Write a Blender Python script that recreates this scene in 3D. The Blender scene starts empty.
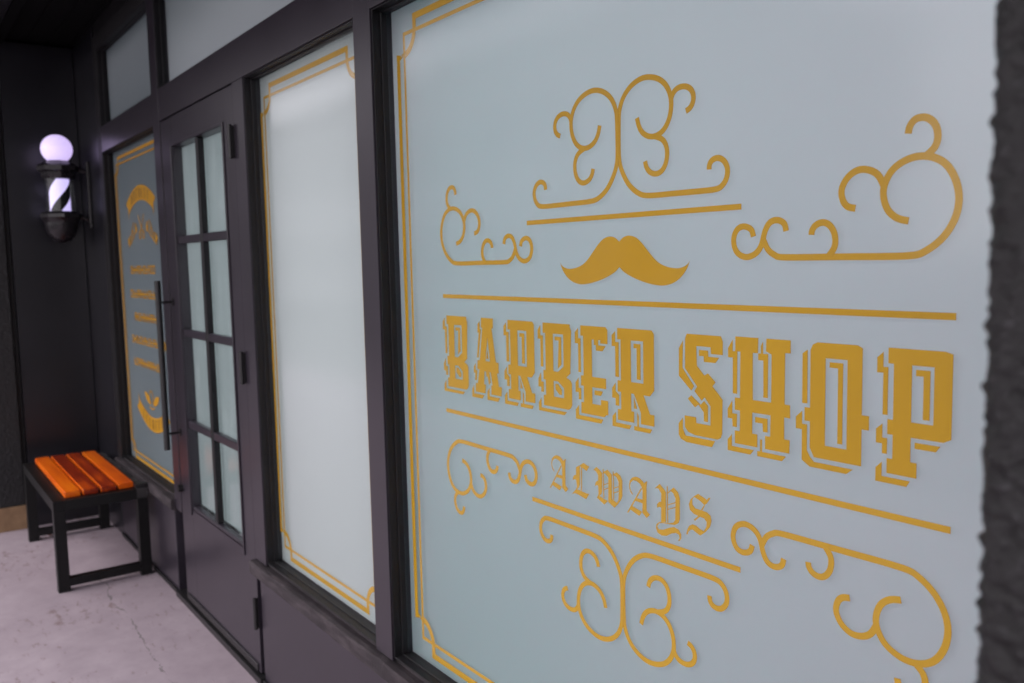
import bpy, bmesh, math, random, json
from mathutils import Vector, Matrix, noise
from mathutils.geometry import delaunay_2d_cdt
random.seed(7)
scene = bpy.context.scene
COL = scene.collection
R = math.radians

# ------------------------------------------------------------------ data
# rectified outlines of the gold lettering and scrolls (metres, on the pane)
DATA = json.loads(r'''{"LET":{"B":[[[0.0019,1.345],[0.0722,1.345],[0.0846,1.345],[0.0846,1.3394],[0.0886,1.3331],[0.0846,1.2578],[0.0846,1.2518],[0.0722,1.2429],[0.0846,1.2383],[0.0886,1.233],[0.0886,1.1918],[0.0846,1.1854],[0.0784,1.1817],[0.0019,1.1817],[0.0019,1.2022],[0.0092,1.2022],[0.0092,1.233],[0.0019,1.233],[0.0019,1.2518],[0.0092,1.2518],[0.0092,1.3249],[0.0019,1.3249]],[[0.0335,1.3249],[0.0648,1.3249],[0.0648,1.2635],[0.0474,1.2518],[0.0335,1.2518]],[[0.0389,1.3195],[0.0584,1.3195],[0.0584,1.2668],[0.0474,1.2578],[0.0508,1.3124],[0.0389,1.3124]],[[0.0335,1.233],[0.0474,1.233],[0.0648,1.2217],[0.0648,1.2022],[0.0335,1.2022]],[[0.0389,1.228],[0.0474,1.228],[0.0584,1.2173],[0.0584,1.2078],[0.0508,1.2078],[0.0389,1.2173]],[[-0.006,1.3394],[-0.006,1.3195],[0.0019,1.3195],[0.0019,1.2578],[-0.006,1.2578],[-0.006,1.3124],[-0.0146,1.3124],[-0.0146,1.3302]],[[-0.006,1.2463],[-0.006,1.228],[0.0019,1.228],[0.0019,1.2078],[-0.006,1.2078],[-0.006,1.2173],[-0.0146,1.2173],[-0.0146,1.233]],[[-0.006,1.1959],[-0.006,1.1762],[0.0722,1.1762],[0.0648,1.1695],[0.0584,1.1695],[-0.0146,1.1695],[-0.0146,1.1854]]],"R":[[[0.0008,1.3451],[0.0754,1.3451],[0.0852,1.3451],[0.0907,1.3389],[0.0907,1.243],[0.0852,1.2374],[0.0806,1.2324],[0.0652,1.2324],[0.0806,1.201],[0.0907,1.201],[0.0907,1.1816],[0.0586,1.1816],[0.0586,1.201],[0.0418,1.2324],[0.0348,1.2324],[0.0348,1.201],[0.0418,1.201],[0.0418,1.1816],[0.0008,1.1816],[0.0008,1.201],[0.0094,1.201],[0.0094,1.2324],[0.0008,1.2324],[0.0008,1.2524],[0.0094,1.2524],[0.0094,1.3252],[0.0008,1.3252]],[[0.0348,1.3252],[0.0652,1.3252],[0.0652,1.2524],[0.0348,1.2524]],[[0.0418,1.32],[0.0586,1.32],[0.0586,1.2583],[0.0493,1.2583],[0.0493,1.3123],[0.0418,1.3123]],[[-0.0047,1.3389],[-0.0047,1.32],[0.0042,1.32],[0.0042,1.2583],[-0.0047,1.2583],[-0.0047,1.3123],[-0.0136,1.3123],[-0.0136,1.3318]],[[-0.0047,1.2472],[-0.0047,1.2324],[0.0042,1.2261],[0.0042,1.2068],[-0.0047,1.2068],[-0.0047,1.2198],[-0.0136,1.2198],[-0.0136,1.2374]],[[-0.0047,1.1947],[-0.0047,1.1759],[0.0348,1.1759],[0.03,1.1685],[0.0236,1.1685],[-0.0136,1.1685],[-0.0136,1.1861]],[[0.0493,1.201],[0.0533,1.1947],[0.0533,1.1759],[0.0852,1.1759],[0.0806,1.1685],[0.0418,1.1685],[0.0418,1.1759],[0.0493,1.1759]],[[0.0418,1.2261],[0.0493,1.2068],[0.0418,1.2068]]],"E":[[[0.002,1.3449],[0.0625,1.3449],[0.071,1.3449],[0.076,1.3396],[0.076,1.3146],[0.057,1.3146],[0.057,1.3206],[0.0333,1.3206],[0.0333,1.2518],[0.071,1.2518],[0.071,1.2327],[0.0333,1.2327],[0.0333,1.2017],[0.057,1.2017],[0.057,1.2116],[0.076,1.2116],[0.076,1.1857],[0.071,1.1857],[0.066,1.181],[0.002,1.181],[0.002,1.2017],[0.0097,1.2017],[0.0097,1.2327],[0.002,1.2327],[0.002,1.2518],[0.0097,1.2518],[0.0097,1.3259],[0.002,1.3259]],[[0.0397,1.3206],[0.0511,1.3206],[0.0511,1.3108],[0.071,1.3108],[0.0625,1.3009],[0.045,1.3009],[0.045,1.3108],[0.0397,1.3108]],[[0.0397,1.2275],[0.0625,1.2275],[0.057,1.219],[0.0397,1.219]],[[-0.005,1.3396],[-0.005,1.3206],[0.002,1.3206],[0.002,1.2574],[-0.005,1.2574],[-0.005,1.3108],[-0.0141,1.3108],[-0.0141,1.3311]],[[-0.005,1.2469],[-0.005,1.2275],[0.002,1.2275],[0.002,1.2061],[-0.005,1.2061],[-0.005,1.219],[-0.0141,1.219],[-0.0141,1.2365]],[[-0.005,1.1947],[-0.005,1.1761],[0.0625,1.1761],[0.057,1.168],[0.045,1.168],[-0.0141,1.168],[-0.0141,1.1857]]],"A":[[[0.0272,1.3455],[0.0721,1.3455],[0.0712,1.3242],[0.0663,1.3242],[0.0799,1.2524],[0.0896,1.2524],[0.0888,1.2297],[0.0829,1.2297],[0.089,1.2013],[0.0996,1.2013],[0.0978,1.1818],[0.0602,1.1818],[0.061,1.2013],[0.0655,1.2013],[0.0593,1.2297],[0.0358,1.2297],[0.033,1.2013],[0.0395,1.2013],[0.0376,1.1818],[0.0,1.1818],[0.0009,1.2013],[0.0087,1.2013],[0.0164,1.2325],[0.0087,1.2325],[0.0095,1.2524],[0.0188,1.2524],[0.0313,1.3242],[0.0262,1.3242]],[[0.0501,1.3055],[0.0578,1.2524],[0.0408,1.2524]],[[0.0488,1.2758],[0.0525,1.2578],[0.0445,1.2578]],[[0.0421,1.2297],[0.0542,1.2297],[0.0584,1.2073],[0.0521,1.2013],[0.0478,1.219],[0.0428,1.219]],[[0.0218,1.338],[0.021,1.3203],[0.026,1.3203],[0.014,1.2578],[0.0078,1.2578],[0.0175,1.3127],[0.0124,1.3127],[0.0132,1.3311]],[[0.002,1.245],[0.0012,1.2297],[0.0074,1.2297],[0.0048,1.2073],[-0.0019,1.2073],[-0.0001,1.2231],[-0.0059,1.2231],[-0.0052,1.2372]],[[-0.0062,1.1958],[-0.007,1.1772],[0.0333,1.1772],[0.0253,1.1689],[-0.0148,1.1689],[-0.0139,1.1866]],[[0.0534,1.1958],[0.0536,1.1772],[0.0918,1.1772],[0.0852,1.1689],[0.0446,1.1689],[0.0454,1.1866]]],"S":[[[0.014,1.3441],[0.0675,1.3441],[0.0753,1.3441],[0.0792,1.3364],[0.0792,1.315],[0.0556,1.315],[0.0549,1.3256],[0.0253,1.3256],[0.0264,1.2941],[0.042,1.2797],[0.0493,1.2838],[0.0646,1.2711],[0.0584,1.2642],[0.0711,1.2527],[0.0789,1.245],[0.0782,1.1915],[0.0754,1.1843],[0.0693,1.181],[0.023,1.181],[0.0076,1.1843],[0.0007,1.1915],[0.0,1.2104],[0.0242,1.2104],[0.0249,1.2012],[0.0547,1.2012],[0.0548,1.2319],[0.0427,1.245],[0.0363,1.2388],[0.0213,1.2527],[0.027,1.2606],[0.0011,1.288],[0.0014,1.3364],[0.0052,1.3441]],[[-0.0033,1.3325],[-0.0043,1.288],[0.0202,1.2606],[0.0145,1.2527],[-0.0122,1.2745],[-0.0119,1.3198]],[[0.0144,1.245],[0.0344,1.2319],[0.0412,1.2388],[0.0493,1.2319],[0.0492,1.2061],[0.0411,1.2061],[0.0408,1.2206],[0.0296,1.2319],[0.0224,1.2264],[0.0071,1.2388]],[[0.0309,1.3198],[0.0494,1.3198],[0.0501,1.3103],[0.0721,1.3103],[0.0646,1.3014],[0.0413,1.3014],[0.0406,1.3103],[0.0309,1.3103]],[[-0.0039,1.2061],[-0.004,1.188],[0.0018,1.1775],[0.0134,1.1775],[0.0638,1.1775],[0.0573,1.1669],[0.0492,1.1669],[0.0037,1.1669],[-0.0088,1.1709],[-0.0131,1.1775],[-0.013,1.1956]]],"H":[[[0.0006,1.3456],[0.0434,1.3456],[0.0427,1.3229],[0.0334,1.3229],[0.0337,1.2518],[0.0671,1.2518],[0.0674,1.3229],[0.0575,1.3268],[0.0581,1.3456],[0.1001,1.3456],[0.1003,1.3268],[0.0909,1.3268],[0.0905,1.2518],[0.0999,1.2518],[0.1001,1.2328],[0.0899,1.2328],[0.0902,1.2007],[0.0997,1.2007],[0.0992,1.1811],[0.0566,1.1811],[0.0565,1.2007],[0.0657,1.2007],[0.0662,1.2328],[0.033,1.2328],[0.0328,1.2007],[0.0423,1.2007],[0.0424,1.1811],[0.0002,1.1811],[0.0001,1.2007],[0.0096,1.2007],[0.0099,1.2328],[0.0,1.2328],[0.0,1.2518],[0.0098,1.2518],[0.0104,1.3229],[0.0006,1.3229]],[[-0.0045,1.3404],[-0.0045,1.3229],[0.0045,1.3229],[0.0039,1.2578],[-0.004,1.2578],[-0.0041,1.3128],[-0.0132,1.3128],[-0.0133,1.3268]],[[0.0519,1.3404],[0.052,1.3229],[0.0612,1.3229],[0.0609,1.2578],[0.0532,1.2578],[0.0528,1.3128],[0.0435,1.3128],[0.0435,1.3229],[0.0483,1.3229],[0.0483,1.3345]],[[-0.0051,1.2468],[-0.0051,1.2268],[0.004,1.2268],[0.0037,1.2063],[-0.0043,1.2063],[-0.0051,1.2186],[-0.0139,1.2186],[-0.0139,1.2328]],[[0.0384,1.2268],[0.0607,1.2268],[0.0609,1.2063],[0.0527,1.2063],[0.0519,1.2186],[0.0384,1.2186]],[[-0.0058,1.1941],[-0.0058,1.1757],[0.036,1.1757],[0.0295,1.1679],[-0.0138,1.1679],[-0.0139,1.1849]],[[0.0476,1.1941],[0.0509,1.1941],[0.051,1.1757],[0.0936,1.1757],[0.0865,1.1679],[0.0424,1.1679],[0.0424,1.1757],[0.0477,1.1757]]],"O":[[[0.0091,1.3344],[0.0126,1.3421],[0.0201,1.3457],[0.0818,1.3457],[0.089,1.3421],[0.089,1.3344],[0.089,1.2525],[0.0995,1.2525],[0.0995,1.2333],[0.089,1.2333],[0.089,1.1912],[0.089,1.1831],[0.0771,1.1831],[0.0289,1.1831],[0.0161,1.1831],[0.0091,1.196],[0.0091,1.2333],[0.0002,1.2333],[0.0002,1.2525],[0.0091,1.2525]],[[0.0333,1.3246],[0.0669,1.3246],[0.0669,1.2022],[0.0333,1.2022]],[[0.0395,1.3196],[0.0603,1.3196],[0.0603,1.2082],[0.0528,1.2082],[0.0528,1.3121],[0.0395,1.3121]],[[0.0044,1.3344],[0.0044,1.2581],[-0.0039,1.2581],[-0.0039,1.3196],[-0.0039,1.3287]],[[-0.0039,1.2466],[-0.0039,1.2281],[0.0044,1.2281],[0.0044,1.1912],[0.0091,1.1831],[0.0161,1.1764],[0.0333,1.1764],[0.0771,1.1764],[0.0669,1.1685],[0.0603,1.1685],[0.0091,1.1685],[-0.0039,1.1764],[-0.0039,1.1831],[-0.0039,1.2203],[-0.0141,1.2203],[-0.0141,1.2371]]],"P":[[[0.0021,1.3457],[0.0766,1.3457],[0.0861,1.3429],[0.0861,1.3363],[0.0861,1.2456],[0.0861,1.2377],[0.0766,1.2327],[0.0342,1.2327],[0.0342,1.2008],[0.0427,1.2008],[0.0427,1.1812],[0.0021,1.1812],[0.0021,1.2008],[0.0098,1.2008],[0.0098,1.2327],[0.0021,1.2327],[0.0021,1.2524],[0.0098,1.2524],[0.0098,1.3253],[0.0021,1.3253]],[[0.0342,1.3253],[0.0632,1.3253],[0.0632,1.2524],[0.0342,1.2524]],[[0.0396,1.3202],[0.0582,1.3202],[0.0582,1.2576],[0.0495,1.2576],[0.0495,1.3123],[0.0396,1.3123]],[[-0.0047,1.3397],[-0.0047,1.3202],[0.0021,1.3202],[0.0021,1.2576],[-0.0047,1.2576],[-0.0047,1.3123],[-0.0135,1.3123],[-0.0135,1.3319]],[[-0.0047,1.2456],[-0.0047,1.2271],[0.0021,1.2271],[0.0021,1.2063],[-0.0047,1.2063],[-0.0047,1.2193],[-0.0135,1.2193],[-0.0135,1.2377]],[[-0.0047,1.1949],[-0.0047,1.1759],[0.0342,1.1759],[0.0296,1.1679],[0.0252,1.1679],[-0.0135,1.1679],[-0.0135,1.186]],[[0.0396,1.2271],[0.0726,1.2271],[0.0672,1.2193],[0.0632,1.2193],[0.0396,1.2193]]]},"SEQ":[["B",-1.7091],["A",-1.5928],["R",-1.4688],["B",-1.3516],["E",-1.2382],["R",-1.1373],["S",-0.9777],["H",-0.8746],["O",-0.7504],["P",-0.6269]],"SC":{"top":[[[0.2033,0.3434],[0.2043,0.3516],[0.2107,0.3578],[0.222,0.3592],[0.2326,0.3536],[0.2393,0.3419],[0.2375,0.3272],[0.2288,0.3168],[0.2156,0.3122],[0.1728,0.312],[0.1249,0.3124],[0.0743,0.3128],[0.0509,0.3173],[0.027,0.3329],[0.0107,0.3552],[0.0029,0.375],[0.0015,0.4004],[0.0022,0.4465],[0.0043,0.4629],[0.0138,0.4822],[0.0322,0.4977],[0.056,0.5057],[0.0791,0.5045],[0.1015,0.4958],[0.1162,0.4816],[0.1237,0.4647],[0.1242,0.4471],[0.1191,0.4302],[0.108,0.416],[0.0923,0.4088],[0.0764,0.4088],[0.0608,0.416],[0.051,0.4283],[0.0464,0.4432]],[[0.1237,0.4589],[0.127,0.4681],[0.1367,0.4762],[0.1526,0.4774],[0.1656,0.4714],[0.1717,0.4609],[0.1707,0.4497],[0.1644,0.4419],[0.1561,0.4385]],[[0.0867,0.4083],[0.1046,0.4013],[0.1134,0.3896],[0.1155,0.3755],[0.1115,0.36],[0.1019,0.3498],[0.0889,0.3469],[0.0758,0.3514],[0.0678,0.3603],[0.065,0.3699]]],"corner":[[[0.2879,0.2379],[0.284,0.2488],[0.2697,0.254],[0.2566,0.2488],[0.2506,0.2328],[0.2573,0.2153],[0.2751,0.2077],[0.2931,0.2136],[0.3031,0.2261],[0.308,0.2438],[0.3166,0.2571],[0.33,0.2604],[0.342,0.2549],[0.3451,0.2439]],[[0.3062,0.2327],[0.3144,0.2178],[0.3273,0.2099],[0.3424,0.2067],[0.4324,0.2064],[0.5266,0.2058],[0.5492,0.2111],[0.5709,0.2263],[0.5853,0.248],[0.5902,0.2706],[0.5863,0.2936],[0.5752,0.3133],[0.5599,0.324],[0.5421,0.328],[0.524,0.3256],[0.5056,0.3157],[0.4949,0.299],[0.4928,0.2837],[0.4985,0.2656],[0.5116,0.2538],[0.5275,0.2495]],[[0.5488,0.3277],[0.5595,0.337],[0.5627,0.35],[0.5589,0.3642],[0.5477,0.3737],[0.5343,0.3739],[0.5268,0.366],[0.5247,0.3569]],[[0.4931,0.2965],[0.4855,0.31],[0.4726,0.3175],[0.4566,0.319],[0.4413,0.3103],[0.4327,0.2949],[0.4355,0.2799],[0.443,0.272],[0.4538,0.2695]],[[0.4153,0.208],[0.4242,0.2206],[0.4235,0.2371],[0.4158,0.2492],[0.4048,0.2535],[0.3938,0.2501],[0.3883,0.2432],[0.3873,0.237]]]},"MO":[[0.0,0.2388],[0.009,0.2453],[0.0196,0.2484],[0.0301,0.248],[0.0421,0.2443],[0.0539,0.2363],[0.0655,0.2258],[0.077,0.215],[0.0867,0.2067],[0.0964,0.2007],[0.1092,0.196],[0.1234,0.1931],[0.1389,0.1924],[0.1511,0.195],[0.1587,0.199],[0.1626,0.2035],[0.1587,0.1945],[0.1511,0.1844],[0.1388,0.1742],[0.1232,0.1672],[0.1058,0.164],[0.088,0.1647],[0.0682,0.1678],[0.0446,0.1736],[0.024,0.1808],[0.01,0.1873],[-0.0006,0.1952]],"AL":{"A":[[[-0.1925,-0.2039],[-0.1975,-0.2003],[-0.2006,-0.1944],[-0.2009,-0.1864],[-0.1995,-0.1797],[-0.1929,-0.1729],[-0.1841,-0.1698],[-0.1754,-0.1704],[-0.1681,-0.1742],[-0.1637,-0.1782],[-0.1607,-0.1745],[-0.1565,-0.1725],[-0.158,-0.1835],[-0.1583,-0.2248],[-0.1504,-0.2303],[-0.1579,-0.2377],[-0.1683,-0.2308],[-0.1677,-0.19],[-0.1696,-0.1856],[-0.1744,-0.1801],[-0.183,-0.1771],[-0.191,-0.1774],[-0.197,-0.1825],[-0.1992,-0.1893],[-0.1974,-0.1962],[-0.1918,-0.2028]],[[-0.1714,-0.1875],[-0.1689,-0.1883],[-0.2037,-0.2387],[-0.2067,-0.2385]],[[-0.1851,-0.2076],[-0.1682,-0.2073],[-0.1684,-0.2137],[-0.1878,-0.213]],[[-0.1949,-0.224],[-0.169,-0.2293],[-0.1759,-0.2379],[-0.1991,-0.2313]]],"L":[[[-0.1256,-0.1828],[-0.1146,-0.1773],[-0.1155,-0.2147],[-0.1187,-0.2215],[-0.1247,-0.2259],[-0.1164,-0.2253],[-0.1071,-0.2269],[-0.0967,-0.2279],[-0.0891,-0.2271],[-0.0976,-0.2389],[-0.1073,-0.2371],[-0.1213,-0.2346],[-0.1308,-0.2342],[-0.1393,-0.238],[-0.1331,-0.2315],[-0.1271,-0.2264],[-0.1234,-0.2201],[-0.1261,-0.2074],[-0.1314,-0.2069],[-0.1362,-0.2101],[-0.1349,-0.2036],[-0.1312,-0.1993],[-0.1259,-0.198]],[[-0.1146,-0.1773],[-0.1035,-0.1707],[-0.0933,-0.1742],[-0.0876,-0.1747],[-0.0951,-0.1848],[-0.1107,-0.1797],[-0.1142,-0.1787]],[[-0.1107,-0.1797],[-0.1084,-0.18],[-0.1099,-0.2252],[-0.1122,-0.2249]]],"W":[[[-0.0779,-0.1804],[-0.0671,-0.1718],[-0.0568,-0.1774],[-0.0521,-0.1809],[-0.0528,-0.2149],[-0.055,-0.2207],[-0.0603,-0.2245],[-0.0486,-0.2282],[-0.0365,-0.2292],[-0.047,-0.2382],[-0.0669,-0.2295],[-0.0623,-0.2222],[-0.0631,-0.2062],[-0.0678,-0.2058],[-0.0726,-0.2091],[-0.0704,-0.2014],[-0.0663,-0.1979],[-0.0629,-0.1973],[-0.0627,-0.1865],[-0.0686,-0.1805],[-0.0739,-0.1788]],[[-0.0477,-0.1775],[-0.0373,-0.1716],[-0.0259,-0.1786],[-0.0262,-0.2235],[-0.0097,-0.229],[-0.0193,-0.2382],[-0.0357,-0.2308],[-0.035,-0.1856],[-0.0438,-0.1794],[-0.0516,-0.1817]],[[-0.0254,-0.1794],[-0.0133,-0.1719],[-0.0034,-0.1761],[0.0019,-0.1846],[0.0015,-0.2124],[-0.0028,-0.2211],[-0.0104,-0.2297],[-0.0142,-0.2288],[-0.0086,-0.2215],[-0.0076,-0.2056],[-0.008,-0.1883],[-0.0122,-0.1813],[-0.0196,-0.1783]],[[-0.0496,-0.1725],[-0.0476,-0.1721],[-0.0467,-0.2261],[-0.0488,-0.2265]],[[-0.0225,-0.1719],[-0.0205,-0.1715],[-0.0201,-0.2239],[-0.0221,-0.2244]],[[-0.0481,-0.2009],[-0.0351,-0.1954],[-0.0352,-0.1971],[-0.0481,-0.2027]],[[-0.0483,-0.2099],[-0.0353,-0.2042],[-0.0353,-0.206],[-0.0483,-0.2116]],[[-0.0213,-0.2019],[-0.0074,-0.196],[-0.0074,-0.1977],[-0.0213,-0.2037]],[[-0.0214,-0.2105],[-0.0076,-0.2047],[-0.0076,-0.2065],[-0.0214,-0.2123]]],"Y":[[[0.0816,-0.1821],[0.0938,-0.1718],[0.1045,-0.1798],[0.108,-0.1835],[0.1076,-0.2348],[0.0968,-0.2373],[0.097,-0.2123],[0.0922,-0.2116],[0.0874,-0.2145],[0.0874,-0.2082],[0.0923,-0.2031],[0.0971,-0.202],[0.0973,-0.1874],[0.0913,-0.1807],[0.0872,-0.1803]],[[0.1104,-0.1724],[0.1123,-0.172],[0.1131,-0.2344],[0.1112,-0.2348]],[[0.1127,-0.1825],[0.1261,-0.1715],[0.136,-0.1777],[0.1398,-0.1873],[0.1396,-0.222],[0.1368,-0.2297],[0.1287,-0.2347],[0.1159,-0.2364],[0.1016,-0.238],[0.092,-0.2402],[0.0876,-0.2467],[0.0907,-0.2513],[0.1015,-0.2496],[0.1158,-0.2426],[0.1264,-0.2388],[0.1368,-0.241],[0.1425,-0.2475],[0.1424,-0.2545],[0.139,-0.2597],[0.1355,-0.2601],[0.139,-0.2553],[0.1379,-0.2495],[0.131,-0.2477],[0.1216,-0.2509],[0.1086,-0.2585],[0.0979,-0.2603],[0.0882,-0.2573],[0.0846,-0.2501],[0.0859,-0.2435],[0.092,-0.2385],[0.1016,-0.2365],[0.1159,-0.2346],[0.1253,-0.2315],[0.1295,-0.2261],[0.1302,-0.1893],[0.1256,-0.1816],[0.1198,-0.1789],[0.1134,-0.1841]],[[0.1126,-0.2031],[0.1301,-0.1954],[0.1301,-0.1972],[0.1126,-0.2049]],[[0.1125,-0.211],[0.1301,-0.2036],[0.1301,-0.2054],[0.1125,-0.2128]]],"S":[[[0.2054,-0.1725],[0.2022,-0.1727],[0.198,-0.1774],[0.1905,-0.1748],[0.1796,-0.1712],[0.1708,-0.1769],[0.1631,-0.184],[0.1597,-0.1925],[0.1619,-0.2014],[0.1707,-0.2063],[0.1817,-0.208],[0.1925,-0.2089],[0.1979,-0.2136],[0.1968,-0.2222],[0.1914,-0.2303],[0.1838,-0.2288],[0.1751,-0.2249],[0.1673,-0.2245],[0.1606,-0.2283],[0.1561,-0.2355],[0.1538,-0.2447],[0.1568,-0.2439],[0.1584,-0.2392],[0.1629,-0.2347],[0.1684,-0.2333],[0.1761,-0.2366],[0.1842,-0.2392],[0.1957,-0.2301],[0.2043,-0.2204],[0.2075,-0.2096],[0.2054,-0.2017],[0.1979,-0.1976],[0.1861,-0.1969],[0.173,-0.1964],[0.1675,-0.1916],[0.1668,-0.1832],[0.1708,-0.1781],[0.1818,-0.1809],[0.1926,-0.1865],[0.198,-0.1833],[0.2029,-0.1764]],[[0.1926,-0.1865],[0.1958,-0.1838],[0.1887,-0.1968],[0.1859,-0.1964]],[[0.1806,-0.2074],[0.1832,-0.2082],[0.1729,-0.2174],[0.1707,-0.2157]]]},"ASHIFT":[0.2202,-0.0006],"CX":-1.1288,"CZ":1.2569}''')

EXPOSURE = 1.76
# ------------------------------------------------------------------ helpers
def link(name, me, mat=None, parent=None, loc=None, smooth=False):
    o = bpy.data.objects.new(name, me)
    COL.objects.link(o)
    if mat is not None:
        me.materials.append(mat)
    if parent is not None:
        o.parent = parent
    if loc is not None:
        o.location = loc
    if smooth:
        for p in me.polygons:
            p.use_smooth = True
    return o

def tag(o, label=None, cat=None, group=None, kind=None):
    if label: o['label'] = label
    if cat: o['category'] = cat
    if group: o['group'] = group
    if kind: o['kind'] = kind
    return o

def empty(name, loc, label, cat, group=None):
    o = bpy.data.objects.new(name, None)
    COL.objects.link(o)
    o.location = loc
    o.empty_display_size = 0.1
    return tag(o, label, cat, group)

class MB:
    """collects boxes, tubes and rings into ONE mesh (world coordinates)"""
    def __init__(self):
        self.bm = bmesh.new()
    def box(self, x0, x1, y0, y1, z0, z1, bev=0.0015, seg=1):
        b = bmesh.new()
        bmesh.ops.create_cube(b, size=1.0)
        for v in b.verts:
            v.co = Vector((x0 + (v.co.x + .5) * (x1 - x0), y0 + (v.co.y + .5) * (y1 - y0), z0 + (v.co.z + .5) * (z1 - z0)))
        if bev:
            bmesh.ops.bevel(b, geom=list(b.edges), offset=bev, segments=seg, affect='EDGES', profile=.7)
        self.add(b)
        return self
    def quad(self, x0, x1, y, z0, z1):
        v = [self.bm.verts.new((x, y, z)) for x, z in ((x0, z0), (x1, z0), (x1, z1), (x0, z1))]
        self.bm.faces.new(v); return self
    def add(self, b, mtx=None):
        me = bpy.data.meshes.new('tmp')
        b.to_mesh(me); b.free()
        if mtx is not None: me.transform(mtx)
        self.bm.from_mesh(me)
        bpy.data.meshes.remove(me)
    def lathe(self, prof, cx, cy, n=48):
        b = bmesh.new()
        rings = []
        for r, z in prof:
            rings.append([b.verts.new((cx + r * math.cos(2*math.pi*i/n), cy + r * math.sin(2*math.pi*i/n), z)) for i in range(n)])
        for a, c in zip(rings, rings[1:]):
            for i in range(n):
                b.faces.new((a[i], a[(i+1) % n], c[(i+1) % n], c[i]))
        b.faces.new(list(reversed(rings[0]))); b.faces.new(rings[-1])
        self.add(b); return self
    def tube(self, pts, r, n=12):
        b = bmesh.new()
        rings = []
        pts = [Vector(p) for p in pts]
        for k, p in enumerate(pts):
            t = (pts[min(k+1, len(pts)-1)] - pts[max(k-1, 0)]).normalized()
            a = t.orthogonal().normalized() if k == 0 else (a - t * a.dot(t)).normalized()
            c = t.cross(a)
            rings.append([b.verts.new(p + (a*math.cos(2*math.pi*i/n) + c*math.sin(2*math.pi*i/n)) * r) for i in range(n)])
        for q, s in zip(rings, rings[1:]):
            for i in range(n):
                b.faces.new((q[i], q[(i+1) % n], s[(i+1) % n], s[i]))
        b.faces.new(list(reversed(rings[0]))); b.faces.new(rings[-1])
        self.add(b); return self
    def ring(self, x0, x1, z0, z1, w, y0, y1, bev=0.0012):
        """rectangular picture-frame: stiles full height, rails between"""
        self.box(x0, x0+w, y0, y1, z0, z1, bev); self.box(x1-w, x1, y0, y1, z0, z1, bev)
        self.box(x0+w, x1-w, y0, y1, z0, z0+w, bev); self.box(x0+w, x1-w, y0, y1, z1-w, z1, bev)
        return self
    def build(self, name, mat, parent=None, smooth=False):
        me = bpy.data.meshes.new(name)
        bmesh.ops.recalc_face_normals(self.bm, faces=self.bm.faces)
        self.bm.to_mesh(me); self.bm.free()
        if parent is not None:
            me.transform(Matrix.Translation(-Vector(parent_world(parent))))
        o = link(name, me, mat, parent)
        if smooth:
            for p in me.polygons: p.use_smooth = True
            m = o.modifiers.new('split', 'EDGE_SPLIT'); m.split_angle = R(35)
        return o

def parent_world(p):
    v = Vector(p.location)
    while p.parent is not None:
        p = p.parent; v += Vector(p.location)
    return v

# -- flat vinyl shapes ------------------------------------------------------
def vinyl_fill(name, polys, mat, parent, y, th=0.0003):
    """polys: closed outlines [(x,z)...] filled with the even-odd rule, as thin sheet at depth y"""
    pts = []; edges = []; loops = []
    for p in polys:
        n0 = len(pts); q = [Vector((a, c)) for a, c in p]
        pts += q; loops.append(q)
        edges += [(n0 + k, n0 + (k+1) % len(q)) for k in range(len(q))]
    vs, es, fs = delaunay_2d_cdt(pts, edges, [], 0, 1e-6)[:3]
    def inside(x, z):
        c = False
        for q in loops:
            for k in range(len(q)):
                u, v = q[k-1], q[k]
                if (u.y > z) != (v.y > z) and x < (v.x-u.x)*(z-u.y)/(v.y-u.y) + u.x: c = not c
        return c
    keep = []
    for f in fs:
        c = (vs[f[0]] + vs[f[1]] + vs[f[2]]) / 3
        if inside(c.x, c.y): keep.append(f)
    bm = bmesh.new()
    fr = [bm.verts.new((v.x, y-th, v.y)) for v in vs]; bk = [bm.verts.new((v.x, y+th, v.y)) for v in vs]
    cnt = {}
    for f in keep:
        bm.faces.new([fr[k] for k in f]); bm.faces.new([bk[k] for k in reversed(f)])
        for k in range(3):
            e = (f[k], f[(k+1) % 3]); cnt.setdefault(tuple(sorted(e)), []).append(e)
    for e in cnt.values():
        if len(e) == 1:
            a, c = e[0]; bm.faces.new((fr[a], bk[a], bk[c], fr[c]))
    for v in [v for v in bm.verts if not v.link_faces]: bm.verts.remove(v)
    bmesh.ops.recalc_face_normals(bm, faces=bm.faces)
    me = bpy.data.meshes.new(name); bm.to_mesh(me); bm.free()
    me.transform(Matrix.Translation(-Vector(parent_world(parent))))
    return link(name, me, mat, parent)

def smooth_path(pts, n=6):
    """Catmull-Rom through pts"""
    P = [Vector((a, b)) for a, b in pts]
    P = [P[0]*2 - P[1]] + P + [P[-1]*2 - P[-2]]
    out = []
    for i in range(1, len(P)-2):
        p0, p1, p2, p3 = P[i-1:i+3]
        # centripetal-like chord scaling
        for k in range(n):
            t = k / n
            out.append(0.5 * ((2*p1) + (p2-p0)*t + (2*p0-5*p1+4*p2-p3)*t*t + (3*p1-p0-3*p2+p3)*t**3))
    out.append(P[-2])
    return out

def relax(P, it=2):
    for _ in range(it):
        P = [P[0]] + [(P[i-1] + 2*P[i] + P[i+1]) / 4 for i in range(1, len(P)-1)] + [P[-1]]
    return P

def ribbon_outline(P, w):
    Lf, Rt = [], []
    for i, p in enumerate(P):
        t = (P[min(i+1, len(P)-1)] - P[max(i-1, 0)]).normalized()
        nrm = Vector((-t.y, t.x)) * (w/2)
        Lf.append(p + nrm); Rt.append(p - nrm)
    return Lf, Rt

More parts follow.
